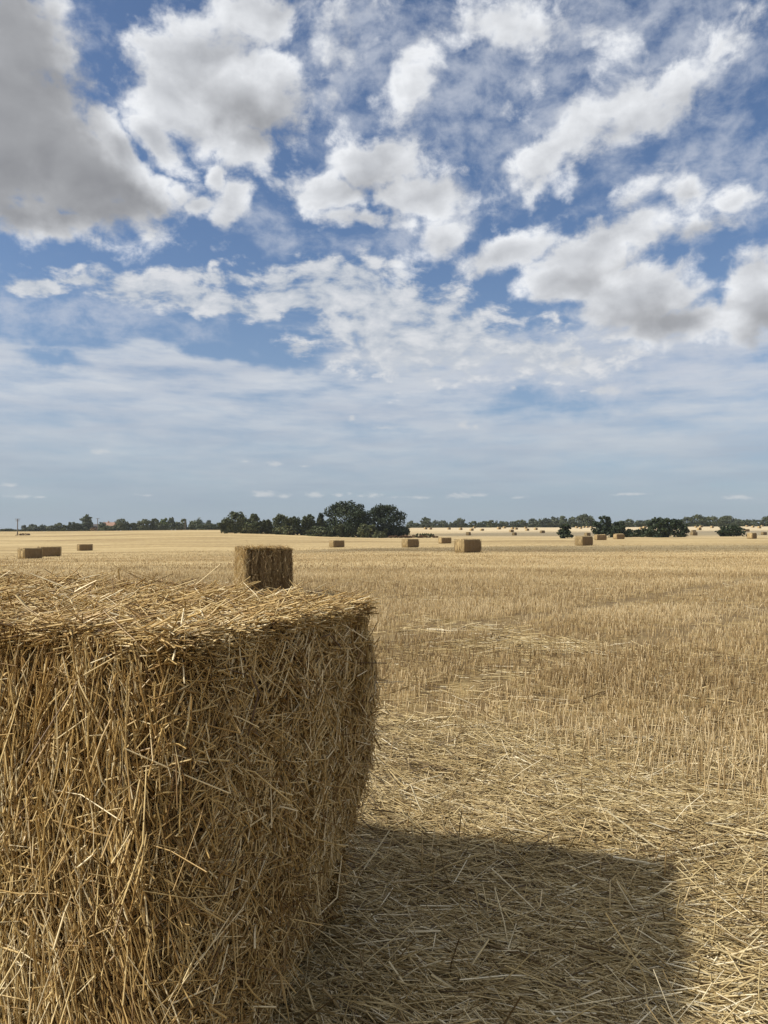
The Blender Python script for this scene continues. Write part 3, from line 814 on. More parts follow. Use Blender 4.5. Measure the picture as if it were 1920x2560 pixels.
G1, G2 = 'square straw bales lying about the nearer stubble', 'square straw bales scattered over the far field'
FAR_BALES = [
 (49, 62, 97, 1368, 1397, 'left one of two bales nearly end to end at the far left', G1),
 (98, 101, 152, 1365, 1392, 'long dark bale just behind the leftmost bale of the field', G1),
 (196, 198, 235.5, 1361, 1377, 'small dark bale lying alone in the left field before the house', G1),
 (822, 833, 864, 1351, 1368.5, 'bale lying below the tall belt of trees with a pale sunlit end', G1),
 (1002, 1019, 1051, 1348, 1369, 'bale in front of the right hand oak and the low scrub', G1),
 (1095, 1103, 1130, 1344, 1359, 'pale ended bale just behind and left of the biggest midfield bale', G1),
 (1133, 1160, 1207, 1348, 1382.5, 'biggest midfield bale with string marks down its sunlit end', G1),
 (1435, 1456, 1484, 1341, 1364.5, 'chunky bale below the leafy hawthorn clump in the right midfield', G1),
 (1484, 1491, 1518, 1337, 1350.5, 'low bale right behind the chunky bale near the hawthorn clump', G1),
 (1532, 1541, 1562, 1335, 1348, 'bale standing just before the low bush between two tree clumps', G1),
 (1865, 1881, 1893, 1333, 1347, 'bale on the right edge of the picture near the round bush', G1),
 (1902, 1908, 1916.5, 1330, 1337.5, 'shaded bale farther off at the extreme right edge', G2),
 (1162, 1172, 1179, 1331.5, 1338.6, 'shaded bale alone in the dark strip right of the oaks', G2),
 (1279, 1286, 1293, 1331.6, 1338.6, 'shaded bale nearer of the close pair in the dark strip', G2),
 (1272, 1277, 1285, 1324, 1330.6, 'shaded bale just behind the nearer of the close pair', G2),
 (1349, 1354, 1362.5, 1326, 1333, 'shaded bale left of the lone small dark tree', G2),
 (1460, 1467, 1477, 1332, 1340, 'bale half hidden behind the chunky midfield bale', G2),
 (1723, 1732, 1746, 1330.6, 1339, 'bale right of the dark twin trees, nearer of an overlapping pair', G2),
 (1727, 1731, 1741, 1325.5, 1331, 'bale showing over the top of another beside the dark twin trees', G2),
 (1860, 1863, 1872, 1322, 1329, 'shaded bale just right of the round bush', G2),
 (1118, 1121, 1127, 1319, 1324, 'small far bale, second from the left below the distant hedge', G2),
 (1059, 1063, 1069, 1319, 1323.5, 'leftmost of the small far bales below the distant hedge', G2),
 (1071, 1075, 1081, 1319.5, 1324, 'small far bale close right of the leftmost far bale', G2),
 (1146, 1151, 1157, 1320, 1325, 'small far bale left of three spaced bales under the dome tree', G2),
 (1173, 1178, 1184.5, 1321, 1327, 'far bale in front of a paler one under the dark dome tree', G2),
 (1181.5, 1185, 1190, 1317, 1321, 'tiny pale bale right against the distant hedge under dome tree', G2),
 (1199, 1203, 1211, 1322, 1327, 'far bale alone between the dome tree pair and the wide gap', G2),
 (1241, 1246, 1254, 1318, 1323.5, 'far bale left of a paler bale against the distant wood', G2),
 (1256, 1260, 1266, 1317, 1321, 'tiny pale bale against the hedge in the middle of the far row', G2),
 (1277, 1281, 1285.5, 1318, 1323, 'tiny pale bale left of its darker twin above the close pair', G2),
 (1285.5, 1289, 1295, 1319, 1324, 'darker right twin of the tiny pair above the close pair', G2),
 (1312, 1317, 1324, 1322, 1327, 'far bale in front of a tiny pale one left of the lone tree', G2),
 (1310, 1313, 1318, 1317, 1321.5, 'tiny pale bale behind a darker one left of the lone tree', G2),
 (1334, 1339, 1345, 1320, 1325, 'far bale at the foot of the distant grey wood', G2),
 (1437, 1441, 1446, 1316.5, 1320.5, 'first of five tiny pale bales right of the lone tree', G2),
 (1448, 1451, 1455, 1317.5, 1322, 'nearest of five tiny pale bales right of the lone tree', G2),
 (1456, 1459, 1463, 1315.5, 1319.5, 'middle of five tiny pale bales below the big dome tree', G2),
 (1464, 1467, 1472, 1315.5, 1319.5, 'fourth of five tiny pale bales below the big dome tree', G2),
 (1474, 1477, 1482, 1316, 1320, 'last of five tiny pale bales, next to the hawthorn clump', G2),
 (1597, 1601, 1606, 1318, 1323, 'left bale of the pair in the gap between the tree clumps', G2),
 (1606, 1610, 1617, 1316, 1321, 'right bale of the pair in the gap between the tree clumps', G2),
 (1707, 1710, 1715, 1314, 1318, 'tiny pale bale touching the right side of the dark twin trees', G2),
 (1736, 1739, 1744, 1315, 1319, 'tiny pale bale left of a larger stacked looking pair', G2),
 (1742, 1747, 1753, 1318, 1325.5, 'sunlit far bale, larger front one of the stacked looking pair', G2),
 (1748, 1751, 1757, 1314, 1318.5, 'pale bale peeping over the sunlit far bale of the pair', G2),
 (1775, 1780, 1785, 1315.5, 1320, 'far bale left of its touching twin under the wide crowned trees', G2),
 (1783, 1785, 1790, 1313.5, 1317.5, 'far bale right and behind its touching twin under wide crowned trees', G2),
 (1844, 1847, 1852, 1314.5, 1318, 'tiny pale bale showing beside the top of the round bush', G2),
 (1864, 1866, 1870, 1313.5, 1316.8, 'tiny pale bale at the hedge foot right of the round bush', G2),
 (1878, 1882, 1886, 1314.5, 1319, 'far bale left one of a loose trio near the right edge', G2),
 (1887, 1889, 1893, 1313.5, 1316.8, 'tiny middle one of a loose trio near the right edge', G2),
 (1893, 1898, 1903, 1316, 1321, 'nearest one of a loose trio near the right edge', G2),
 (1902, 1904, 1908, 1312.5, 1316.4, 'tiny reddish bale at the hedge foot by the right edge', G2),
]
for k, b in enumerate(FAR_BALES):
    far_bale(*b, k, b[4] > 1335)
# ------------------------------------------------------------------ trees
def leaf_mat(name, dark, mid, light):
    m, nt, b, out = new_mat(name)
    oi = nt.n.new('ShaderNodeObjectInfo')
    t = nt.m('ADD', attr(nt), nt.m('MULTIPLY', nt.m('SUBTRACT', oi.outputs['Random'], .5), .35), clamp=True)
    c = nt.ramp(t, (0, dark), (.5, mid), (1, light))
    nt.put(b.inputs['Base Color'], c); b.inputs['Roughness'].default_value = .6; b.inputs['Specular IOR Level'].default_value = .25
    tr = nt.n.new('ShaderNodeBsdfTranslucent'); nt.put(tr.inputs[0], c)
    mx = nt.n.new('ShaderNodeMixShader'); mx.inputs[0].default_value = .12
    nt.l.new(b.outputs[0], mx.inputs[1]); nt.l.new(tr.outputs[0], mx.inputs[2]); nt.l.new(mx.outputs[0], out.inputs[0])
    return m
M_OAK = leaf_mat('oak leaves', (.013, .023, .009), (.022, .035, .013), (.036, .050, .019))
M_MIX = leaf_mat('hedgerow leaves', (.040, .053, .022), (.076, .090, .038), (.125, .132, .060))
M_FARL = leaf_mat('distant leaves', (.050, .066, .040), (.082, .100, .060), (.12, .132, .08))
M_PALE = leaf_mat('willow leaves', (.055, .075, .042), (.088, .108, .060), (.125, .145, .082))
M_LIME = leaf_mat('lime green leaves', (.05, .075, .015), (.10, .13, .025), (.15, .18, .04))
M_DRY = leaf_mat('dry weeds', (.10, .060, .035), (.19, .12, .07), (.30, .22, .12))
def bark_mat():
    m, nt, b, out = new_mat('bark')
    tc = nt.n.new('ShaderNodeTexCoord')
    nt.put(b.inputs['Base Color'], nt.mix(nt.noise(nt.v('MULTIPLY', tc.outputs['Object'], (8., 8., 1.5)), 3.0, 4), (.04, .030, .022), (.13, .10, .075)))
    b.inputs['Roughness'].default_value = .9
    return m
M_BARK = bark_mat()

def leaves(C, Rd, n, size, seed, tint0=.5):
    "leaf clumps over a set of lobes with centres C and radii Rd"
    g = np.random.default_rng(seed)
    C, Rd = np.array(C, float), np.array(Rd, float)
    w = (Rd.mean(1)) ** 2; k = g.choice(len(C), n, p=w / w.sum())
    d = unit(g.normal(0, 1, (n, 3)))
    rad = g.uniform(.25, 1.0, n) ** .45 * (1 + .16 * vnoise(d[:, 0] * 3 + k * 1.7, d[:, 1] * 3 + d[:, 2] * 2, seed))
    P = C[k] + d * Rd[k] * rad[:, None]
    N = unit(d + g.normal(0, .7, (n, 3))); ref = unit(g.normal(0, 1, (n, 3)))
    U = unit(np.cross(N, ref)); V = np.cross(N, U)
    s = size * g.uniform(.5, 1.35, n)[:, None]
    ln = g.uniform(.7, 1.3, n)[:, None]
    v = np.stack([P - U * s - V * s * .5 * ln, P + U * s * .4 - V * s * ln, P + U * s + V * s * .5 * ln, P - U * s * .4 + V * s * ln], 1).reshape(-1, 3)
    q = np.arange(n * 4).reshape(-1, 4)
    lt = g.normal(0, .17, len(C))[k] + tint0 + g.normal(0, .08, n)
    return v, q, np.repeat(np.clip(lt, 0, 1), 4)

def lobes(kind, seed):
    "crown shapes in a box one unit wide and one unit high"
    g = np.random.default_rng(seed); C, R = [], []
    def add(x, y, z, r, rz=None): C.append((x, y, z)); R.append((r, r, rz or r))
    if kind == 'dome':
        add(0, 0, .48, .40, .42); add(0, 0, .22, .34, .2)
        for k in range(30):
            a = g.uniform(0, 6.28); e = g.uniform(-.9, 1.0); q = math.cos(e * 1.4)
            add(.38 * q * math.cos(a), .38 * q * math.sin(a), .46 + .42 * math.sin(e * 1.45), g.uniform(.09, .16))
        for k in range(10): a = g.uniform(0, 6.28); add(.32 * math.cos(a), .32 * math.sin(a), g.uniform(.05, .25), .14, .12)
    elif kind == 'ragged':
        add(0, 0, .42, .33, .36)
        for k in range(34):
            a = g.uniform(0, 6.28); z = g.uniform(.05, .92); q = .40 * math.sqrt(max(.05, 1 - ((z - .38) / .62) ** 2)) * g.uniform(.5, 1.1)
            add(q * math.cos(a), q * math.sin(a), z, g.uniform(.08, .15))
        for k in range(8): add(g.uniform(-.28, .28), g.uniform(-.2, .2), g.uniform(.82, .97), g.uniform(.03, .06), g.uniform(.04, .08))
    elif kind == 'tall':
        add(0, 0, .45, .30, .40)
        for k in range(30):
            z = g.uniform(.05, .95); q = .38 * math.sin(math.pi * min(1, z * .80 + .20)) ** .6
            a = g.uniform(0, 6.28); q *= g.uniform(.4, 1.0)
            add(q * math.cos(a), q * math.sin(a), z, g.uniform(.10, .17), g.uniform(.07, .11))
    elif kind == 'bush':
        add(0, 0, .40, .42, .42)
        for k in range(34):
            a = g.uniform(0, 6.28); z = g.uniform(.04, .88); q = .42 * math.sqrt(max(.05, 1 - (z / 1.02) ** 2.4)) * math.sqrt(g.uniform(.2, 1))
            add(q * math.cos(a), q * math.sin(a), z, g.uniform(.10, .16), g.uniform(.09, .14))
    elif kind == 'spiky':
        add(0, 0, .36, .40, .36)
        for k in range(9):
            x = g.uniform(-.38, .38); h = g.uniform(.7, 1.0) * (1 - .55 * abs(x) / .4)
            for j in range(8): add(x + g.normal(0, .02), g.uniform(-.2, .2), h * (j + .5) / 8.2, .15 * (1 - j / 9.0) + .02, .10)
    elif kind == 'hedge':
        for k in range(46):
            x = g.uniform(-.5, .5); add(x, g.uniform(-.2, .2), g.uniform(.05, .8), g.uniform(.018, .035), g.uniform(.14, .26))
    return C, R

def crown_mesh(kind, mat, seed, wid, depth, high, leaf):
    "a crown built at its true size"
    C, R = lobes(kind, 100 + seed * 7 + len(kind))
    sc = np.array([wid, depth, high])
    C, R = np.array(C) * sc, np.array(R) * sc
    n = int(np.clip((8.5 if kind != 'hedge' else 9) * wid * high / leaf ** 2, 400, 20000))
    me = quad_mesh('crown', *leaves(C, R, n, leaf * .66, 11 + seed)); me.materials.append(mat)
    return me

def trunk_mesh():
    parts = []
    def limb(a, b, r0, r1, m=7):
        a, b = np.array(a, float), np.array(b, float); d = b - a; D = d / np.linalg.norm(d)
        u = unit(np.cross(D, [.3, .9, .1])); w = np.cross(D, u); ring = []
        for k in range(4):
            c = a + d * k / 3 + u * .012 * math.sin(k * 2.1); r = r0 + (r1 - r0) * k / 3
            ring += [c + u * r * math.cos(2 * math.pi * j / m) + w * r * math.sin(2 * math.pi * j / m) for j in range(m)]
        q = [(k * m + j, k * m + (j + 1) % m, (k + 1) * m + (j + 1) % m, (k + 1) * m + j) for k in range(3) for j in range(m)]
        parts.append((np.array(ring), np.array(q), np.full(len(ring), .5)))
    limb((0, 0, -.03), (.01, 0, .38), .045, .028)
    for k in range(7):
        a = k * 2.4; h = .22 + .03 * k
        limb((.005, 0, h), (.30 * math.cos(a), .30 * math.sin(a), h + .28), .018, .005)
    return quad_mesh('trunk', *join(parts), smooth=True)
TRUNK = trunk_mesh(); TRUNK.materials.append(M_BARK)

_seed = [0]
def tree(name, x0, x1, row_top, dist, kind, mat, label, cat='tree', group=None, depth=1.0, row=None, trunk=True, leaf=.5):
    if dist is None: dist = dist_of((x0 + x1) / 2, row)
    px = (x0 + x1) / 2; _seed[0] += 1
    x, y = at(px, dist); z = float(ground_z(x, y, False)) - .1
    wid = (x1 - x0) / FPX * dist * (1.0 if kind == 'hedge' else 1.22)
    high = CAM_H - (row_top - HZ) / FPX * dist - z
    root = empty(name, (x, y, z), rng.uniform(-.5, .5) if kind != 'hedge' else -math.atan2(x, y))
    tag(root, label, cat, group)
    link('crown', crown_mesh(kind, mat, _seed[0], wid, wid * depth, high, leaf), root)
    if trunk:
        t = link('trunk', TRUNK, root); w = min(wid, high) * .8; t.scale = (w, w, high * .85)

T1, T2, T3, T4 = 'trees along the left skyline', 'trees of the dark belt', 'trees along the right skyline', 'field trees before the right skyline'
D = 505
LEFT = [
 (-14, 12, 1323, 'bush', M_FARL, 'first low clump of trees on the left picture edge'), (8, 34, 1321.5, 'dome', M_FARL, 'low tree clump left of the power pole foot'),
 (30, 56, 1323, 'bush', M_FARL, 'low distant bush right behind the first power pole'), (54, 66, 1313, 'ragged', M_FARL, 'thin airy tree just right of the first power pole'),
 (68, 100, 1311, 'dome', M_FARL, 'broad round tree, second right of the first power pole'), (97, 119, 1312, 'dome', M_FARL, 'round tree in the middle of the low left clump'),
 (116, 140, 1313, 'dome', M_FARL, 'flat topped tree at the right end of the low left clump'), (138, 164, 1307, 'dome', M_MIX, 'dark leaning tree left of the pale green bushes'),
 (159, 178, 1310, 'bush', M_PALE, 'pale green bush between dark tree and the grey green tall tree'), (170, 190, 1305, 'ragged', M_MIX, 'bright pointed tree left of the grey green tall tree'),
 (186, 206, 1307, 'bush', M_MIX, 'dark bush against the left side of the grey green tall tree'), (201, 234, 1286, 'tall', M_PALE, 'tall grey green tree standing left of the farmhouse'),
 (246, 264, 1303, 'dome', M_FARL, 'dark tree rising behind the barn roof'), (287, 321, 1295.5, 'dome', M_MIX, 'dark dome shaped tree right of the orange roofed house'),
 (318, 349, 1306, 'bush', M_MIX, 'low bushy tree between dome tree and the taller green row'), (346, 378, 1297, 'dome', M_MIX, 'dark round tree at the left of the taller green row'),
 (374, 399, 1296, 'dome', M_MIX, 'second dark round tree of the taller green row'), (396, 423, 1295.5, 'bush', M_LIME, 'yellow green tree in the left skyline row'),
 (420, 437, 1294, 'ragged', M_PALE, 'greyish tree right beside the yellow green tree'), (383, 417, 1307, 'bush', M_MIX, 'bush in front of the yellow green tree'),
 (434, 454, 1304, 'bush', M_MIX, 'low dark tree left of the thin pale pole'), (452, 468, 1297, 'ragged', M_MIX, 'slim tree behind the thin pale pole'),
 (472, 515, 1289, 'spiky', M_MIX, 'dark spiky topped tree, tallest right of the thin pale pole'), (515, 528, 1301, 'ragged', M_FARL, 'small airy tree right of the spiky topped tree'),
 (490, 530, 1308, 'bush', M_MIX, 'olive bush below the spiky topped tree'), (520, 560, 1306.5, 'bush', M_MIX, 'olive bush between the spiky tree and the dark belt'),
]
for k, (a, b, top, kind, mat, lab) in enumerate(LEFT):
    tree('distant_tree', a, b, top, D + 6 * (k % 3), kind, mat, lab, group=T1, leaf=.6)
for (a, b, top, lab) in ((-130, 150, 1324, 'low dark hedge under the leftmost trees'), (130, 245, 1322, 'low dark hedge left of the farmhouse'),
                         (280, 420, 1319, 'dark hedge under the dome tree and green row'), (415, 565, 1316, 'dark hedge running up to the tree belt')):
    tree('hedge', a, b, top, D - 4, 'hedge', M_MIX, lab, 'hedge', 'hedges below the left skyline', depth=.1, leaf=.6, trunk=False)
tree('bush', 226, 242, 1319, D - 8, 'bush', M_DRY, 'brownish shrub in front of the dark barn', 'bush', trunk=False)
tree('bush', 254, 287, 1313.5, D - 6, 'bush', M_MIX, 'green bush hiding the foot of the orange roofed house', 'bush', trunk=False)

BELT = [  # x0, x1, top row, base row, kind, material, label
 (555, 622, 1276.5, 1331.5, 'dome', M_MIX, 'big rounded tree at the left end of the dark belt', 2600),
 (621, 651, 1285, 1332, 'ragged', M_MIX, 'upright tree next to the rounded end tree of the belt', 1400),
 (600, 658, 1304, 1334, 'bush', M_MIX, 'broad low bush at the foot of the belt, left part', 1600),
 (650, 684, 1297, 1334.5, 'bush', M_MIX, 'low tree in the dip of the belt', 1400),
 (680, 722, 1284.5, 1336, 'dome', M_MIX, 'dark round tree in the middle of the belt', 1900),
 (690, 740, 1308, 1337, 'bush', M_MIX, 'olive bush below the middle of the belt', 1400),
 (716, 754, 1291, 1337, 'ragged', M_MIX, 'uneven topped tree right of the belt middle', 1500),
 (748, 795, 1287.5, 1338.5, 'ragged', M_MIX, 'wide tree in the belt left of the small dark crown', 1800),
 (792, 813, 1281.5, 1340, 'dome', M_OAK, 'small dark crown just left of the tallest oak', 900),
 (770, 835, 1312, 1341, 'bush', M_MIX, 'leafy undergrowth bush left below the tallest oak', 1500),
 (818, 919, 1248, 1343, 'dome', M_OAK, 'tallest dark oak at the right of the belt', 6500),
 (912, 1020, 1261, 1343.5, 'dome', M_OAK, 'wide dark oak ending the belt on the right', 6500),
 (896, 940, 1306, 1344.5, 'bush', M_MIX, 'greyish bush between the feet of the two oaks', 1500),
 (934, 964, 1325, 1345, 'bush', M_MIX, 'small pale bush under the right hand oak', 700),
]
for k, (a, b, top, row, kind, mat, lab, n) in enumerate(BELT):
    tree('oak_tree' if 'oak' in lab.split(' at')[0] and n > 5000 else 'belt_tree', a, b, top, None, kind, mat, lab, group=T2, leaf=.40, depth=.8, row=row)
for (a, b, top, row, lab) in ((553, 712, 1296, 1334.2, 'leafy hedge bottom closing the left third of the dark belt'), (690, 850, 1292, 1339, 'leafy hedge bottom closing the middle of the dark belt'),
                              (820, 968, 1312, 1344, 'leafy hedge bottom at the feet of the two oaks')):
    tree('hedge', a, b, top, None, 'hedge', M_MIX, lab, 'hedge', 'hedge bottoms of the dark belt', depth=.08, leaf=.45, row=row, trunk=False)
tree('dry_scrub', 972, 1092, 1338, None, 'hedge', M_DRY, 'brown dry weeds right of the wide oak', 'scrub', depth=.12, row=1345, leaf=.3, trunk=False)
tree('hedge', 1030, 1084, 1333, None, 'hedge', M_MIX, 'short low green hedge in the weeds right of the oaks', 'hedge', depth=.12, row=1344, leaf=.35, trunk=False)

D2 = 655
RIGHT = [
 (1017, 1037, 1302, 'dome', M_MIX, 'round tree just right of the wide oak on the skyline'), (1034, 1052, 1306, 'bush', M_FARL, 'low tree right of the first skyline tree after the oaks'),
 (1051, 1079, 1293.5, 'ragged', M_PALE, 'airy grey tree above the far left bales'), (1078, 1101, 1293, 'spiky', M_FARL, 'ragged topped tree right of the airy grey tree'),
 (1097, 1118, 1301, 'dome', M_FARL, 'small round tree after the ragged topped tree'), (1112, 1122, 1301, 'spiky', M_FARL, 'narrow spiked tree left of the dark dome'),
 (1120, 1142, 1304, 'bush', M_FARL, 'low tree touching the dark dome on its left'), (1137, 1163, 1294.5, 'dome', M_MIX, 'dark dome tree above the middle far bales'),
 (1146, 1172, 1307, 'bush', M_MIX, 'paler green bush below the dark dome tree'), (1171, 1195, 1302.5, 'dome', M_MIX, 'round black green tree right of the dark dome'),
 (1193, 1208, 1305, 'bush', M_PALE, 'pale bush in the gap right of the round black green tree'), (1202, 1222, 1302.5, 'dome', M_FARL, 'first of a pair of rounded trees mid skyline'),
 (1217, 1238, 1299.5, 'dome', M_MIX, 'second taller one of a pair of rounded trees mid skyline'), (1235, 1247, 1299, 'spiky', M_FARL, 'pointed conifer like tree mid skyline'),
 (1244, 1276, 1302, 'bush', M_FARL, 'long low tree right of the pointed one'), (1274, 1295, 1303.5, 'ragged', M_FARL, 'ragged tree left of the flat topped dark one'),
 (1290, 1317, 1298.5, 'dome', M_MIX, 'flat topped dark tree before the distant wood'), (1319, 1348, 1296, 'dome', M_FARL, 'first rounded tree of the distant wood'),
 (1343, 1360, 1291.5, 'spiky', M_FARL, 'spiked tree poking above the distant wood'), (1353, 1379, 1292, 'bush', M_FARL, 'grey green tree in the distant wood left of centre'),
 (1374, 1400, 1291, 'bush', M_FARL, 'grey green tree in the distant wood behind the lone tree'), (1395, 1421, 1291, 'tall', M_PALE, 'pale poplar left in the distant wood'),
 (1416, 1446, 1292.5, 'tall', M_PALE, 'pale poplar right in the distant wood'), (1441, 1484, 1284.5, 'dome', M_MIX, 'big dark dome tree at the end of the distant wood'),
 (1482, 1500, 1303, 'bush', M_FARL, 'low tree between the dome tree and hawthorn clump'), (1540, 1566, 1301, 'bush', M_FARL, 'distant tree behind the right part of the hawthorn clump'),
 (1562, 1585, 1297, 'dome', M_MIX, 'small dark dome behind the gap between tree clumps'), (1586, 1616, 1300.5, 'bush', M_FARL, 'distant flat tree left of the dark twin trees'),
 (1610, 1640, 1299, 'dome', M_FARL, 'distant tree mostly behind the dark twin trees'), (1704, 1730, 1292.5, 'dome', M_FARL, 'skyline tree right against the dark twin trees'),
 (1726, 1763, 1286, 'dome', M_MIX, 'wide crowned tree, tallest on the right skyline'), (1758, 1798, 1289.5, 'dome', M_MIX, 'wide crowned tree right of the tallest skyline one'),
 (1797, 1838, 1289.5, 'dome', M_MIX, 'wide crowned tree standing above the round bush'), (1834, 1852, 1297.5, 'ragged', M_FARL, 'small airy tree right above the round bush'),
 (1849, 1864, 1298.5, 'bush', M_PALE, 'pale low tree, second right of the round bush'), (1862, 1888, 1296.5, 'dome', M_MIX, 'dark rounded tree third from the right edge'),
 (1886, 1907, 1299.5, 'dome', M_FARL, 'low rounded tree second from the right edge'), (1905, 1940, 1290.5, 'dome', M_MIX, 'dark tree cut by the right picture edge'),
]
for k, (a, b, top, kind, mat, lab) in enumerate(RIGHT):
    tree('distant_tree', a, b, top, D2 + 7 * (k % 3), kind, mat, lab, group=T3, leaf=.7)
for (a, b, top, lab) in ((1012, 1125, 1311.5, 'dark far hedge right of the oaks'), (1115, 1240, 1311, 'dark far hedge under the dome tree'), (1230, 1350, 1310, 'dark far hedge left of the distant wood'),
                         (1340, 1500, 1304, 'dark undergrowth along the distant wood'), (1490, 1640, 1308, 'dark far hedge behind the field clumps'), (1690, 1850, 1303, 'dark undergrowth below the wide crowned trees'),
                         (1840, 2050, 1305, 'dark far hedge at the right edge')):
    tree('hedge', a, b, top, D2 - 6, 'hedge', M_MIX, lab, 'hedge', 'hedges below the right skyline', depth=.1, leaf=.6, trunk=False)
FIELD = [
 (1396, 1429, 1311, 1346, 'ragged', M_OAK, 'lone small dark tree in the right field', 1500), (1484, 1534, 1291, 1343.5, 'ragged', M_OAK, 'leafy hawthorn at the left of the field clump', 2600),
 (1526, 1566, 1302, 1343.5, 'bush', M_OAK, 'shorter dark hawthorn at the right of the field clump', 1800), (1560, 1606, 1322, 1342.5, 'bush', M_OAK, 'low dark bush trailing right of the hawthorn clump', 1200),
 (1604, 1640, 1318, 1343, 'bush', M_OAK, 'low skirt of leaves on the left of the dark twin trees', 1000), (1616, 1676, 1291.5, 1343.5, 'bush', M_OAK, 'left one of the dark twin trees', 3000),
 (1668, 1717, 1295.5, 1342.5, 'bush', M_OAK, 'right one of the dark twin trees', 2600), (1797, 1857, 1311, 1341, 'bush', M_OAK, 'round dark bush alone in the right field', 2400),
]
for k, (a, b, top, row, kind, mat, lab, n) in enumerate(FIELD):
    tree('field_tree' if kind != 'bush' or n > 2500 else 'bush', a, b, top, None, kind, mat, lab, cat='tree' if n > 2500 or kind != 'bush' else 'bush', group=T4, leaf=.45, row=row)

# ------------------------------------------------------------------ poles, house and barn on the left skyline
def flat_mat(name, a, b_, scale=6.0, rough=.8):
    m, nt, b, out = new_mat(name)
    tc = nt.n.new('ShaderNodeTexCoord')
    nt.put(b.inputs['Base Color'], nt.mix(nt.noise(tc.outputs['Object'], scale, 4, .6), a, b_)); b.inputs['Roughness'].default_value = rough
    return m
M_POLE = flat_mat('weathered pole', (.09, .075, .06), (.17, .145, .12))
M_WIRE = flat_mat('ceramic', (.12, .10, .09), (.2, .18, .16))
M_TILE = flat_mat('orange roof tile', (.22, .13, .09), (.33, .20, .145), 1.5)
M_SLATE = flat_mat('dark barn roof', (.06, .055, .055), (.11, .10, .10), 1.0)
M_BRICK = flat_mat('brick', (.26, .15, .10), (.38, .24, .17), 3.0)
M_GLASS = flat_mat('dark window', (.02, .025, .03), (.04, .045, .05), 1.0, .2)

def solid(boxes):
    "boxes (x0,y0,z0,x1,y1,z1) in one mesh"
    V, Q = [], []
    for (x0, y0, z0, x1, y1, z1) in boxes:
        k = len(V)
        V += [(x0, y0, z0), (x1, y0, z0), (x1, y1, z0), (x0, y1, z0), (x0, y0, z1), (x1, y0, z1), (x1, y1, z1), (x0, y1, z1)]
        Q += [(k + a, k + b, k + c, k + d) for a, b, c, d in ((0, 3, 2, 1), (4, 5, 6, 7), (0, 1, 5, 4), (1, 2, 6, 5), (2, 3, 7, 6), (3, 0, 4, 7))]
    return np.array(V, float), np.array(Q)

def pole(px, row_top, row, dist, label, arms):
    if dist is None: dist = dist_of(px, row)
    x, y = at(px, dist); z = float(ground_z(x, y, False))
    h = CAM_H - (row_top - HZ) / FPX * dist - z
    root = empty('power_pole', (x, y, z), .25); tag(root, label, 'power pole', 'wooden poles on the left skyline')
    m = 9; rings = np.array([[(r * math.cos(2 * math.pi * j / m), r * math.sin(2 * math.pi * j / m), zz) for j in range(m)] for zz, r in ((-.2, .24), (h * .5, .21), (h, .18))]).reshape(-1, 3)
    q = np.array([(k * m + j, k * m + (j + 1) % m, (k + 1) * m + (j + 1) % m, (k + 1) * m + j) for k in range(2) for j in range(m)])
    link('post', quad_mesh('post', rings, q, smooth=True), root, M_POLE)
    for (zz, half) in arms:
        v, q = solid([(-half, -.20, h - zz - .08, half, -.13, h - zz + .08)])
        a = link('crossarm', quad_mesh('crossarm', v, q), root, M_POLE)
        for s in (-1, -.35, .35, 1):
            v, q = solid([(s * half * .93 - .05, -.215, h - zz + .08, s * half * .93 + .05, -.115, h - zz + .26)])
            link('insulator', quad_mesh('insulator', v, q), a, M_WIRE)
pole(44, 1297, 1337, None, 'tall power pole with two crossarms at the far left', ((.15, 1.05), (.95, .75)))
pole(244, 1296, 1331, 440, 'leaning looking power pole between the tall tree and the orange roof', ((.15, .95),))
pole(463, 1303, 1325, 470, 'thin pale pole before the spiky topped tree', ((.2, .5),))
tree('dry_weeds', 41, 73, 1333, None, 'hedge', M_DRY, 'rust brown patch of weeds at the foot of the tall power pole', 'weeds', depth=.4, leaf=.3, row=1338.5, trunk=False)

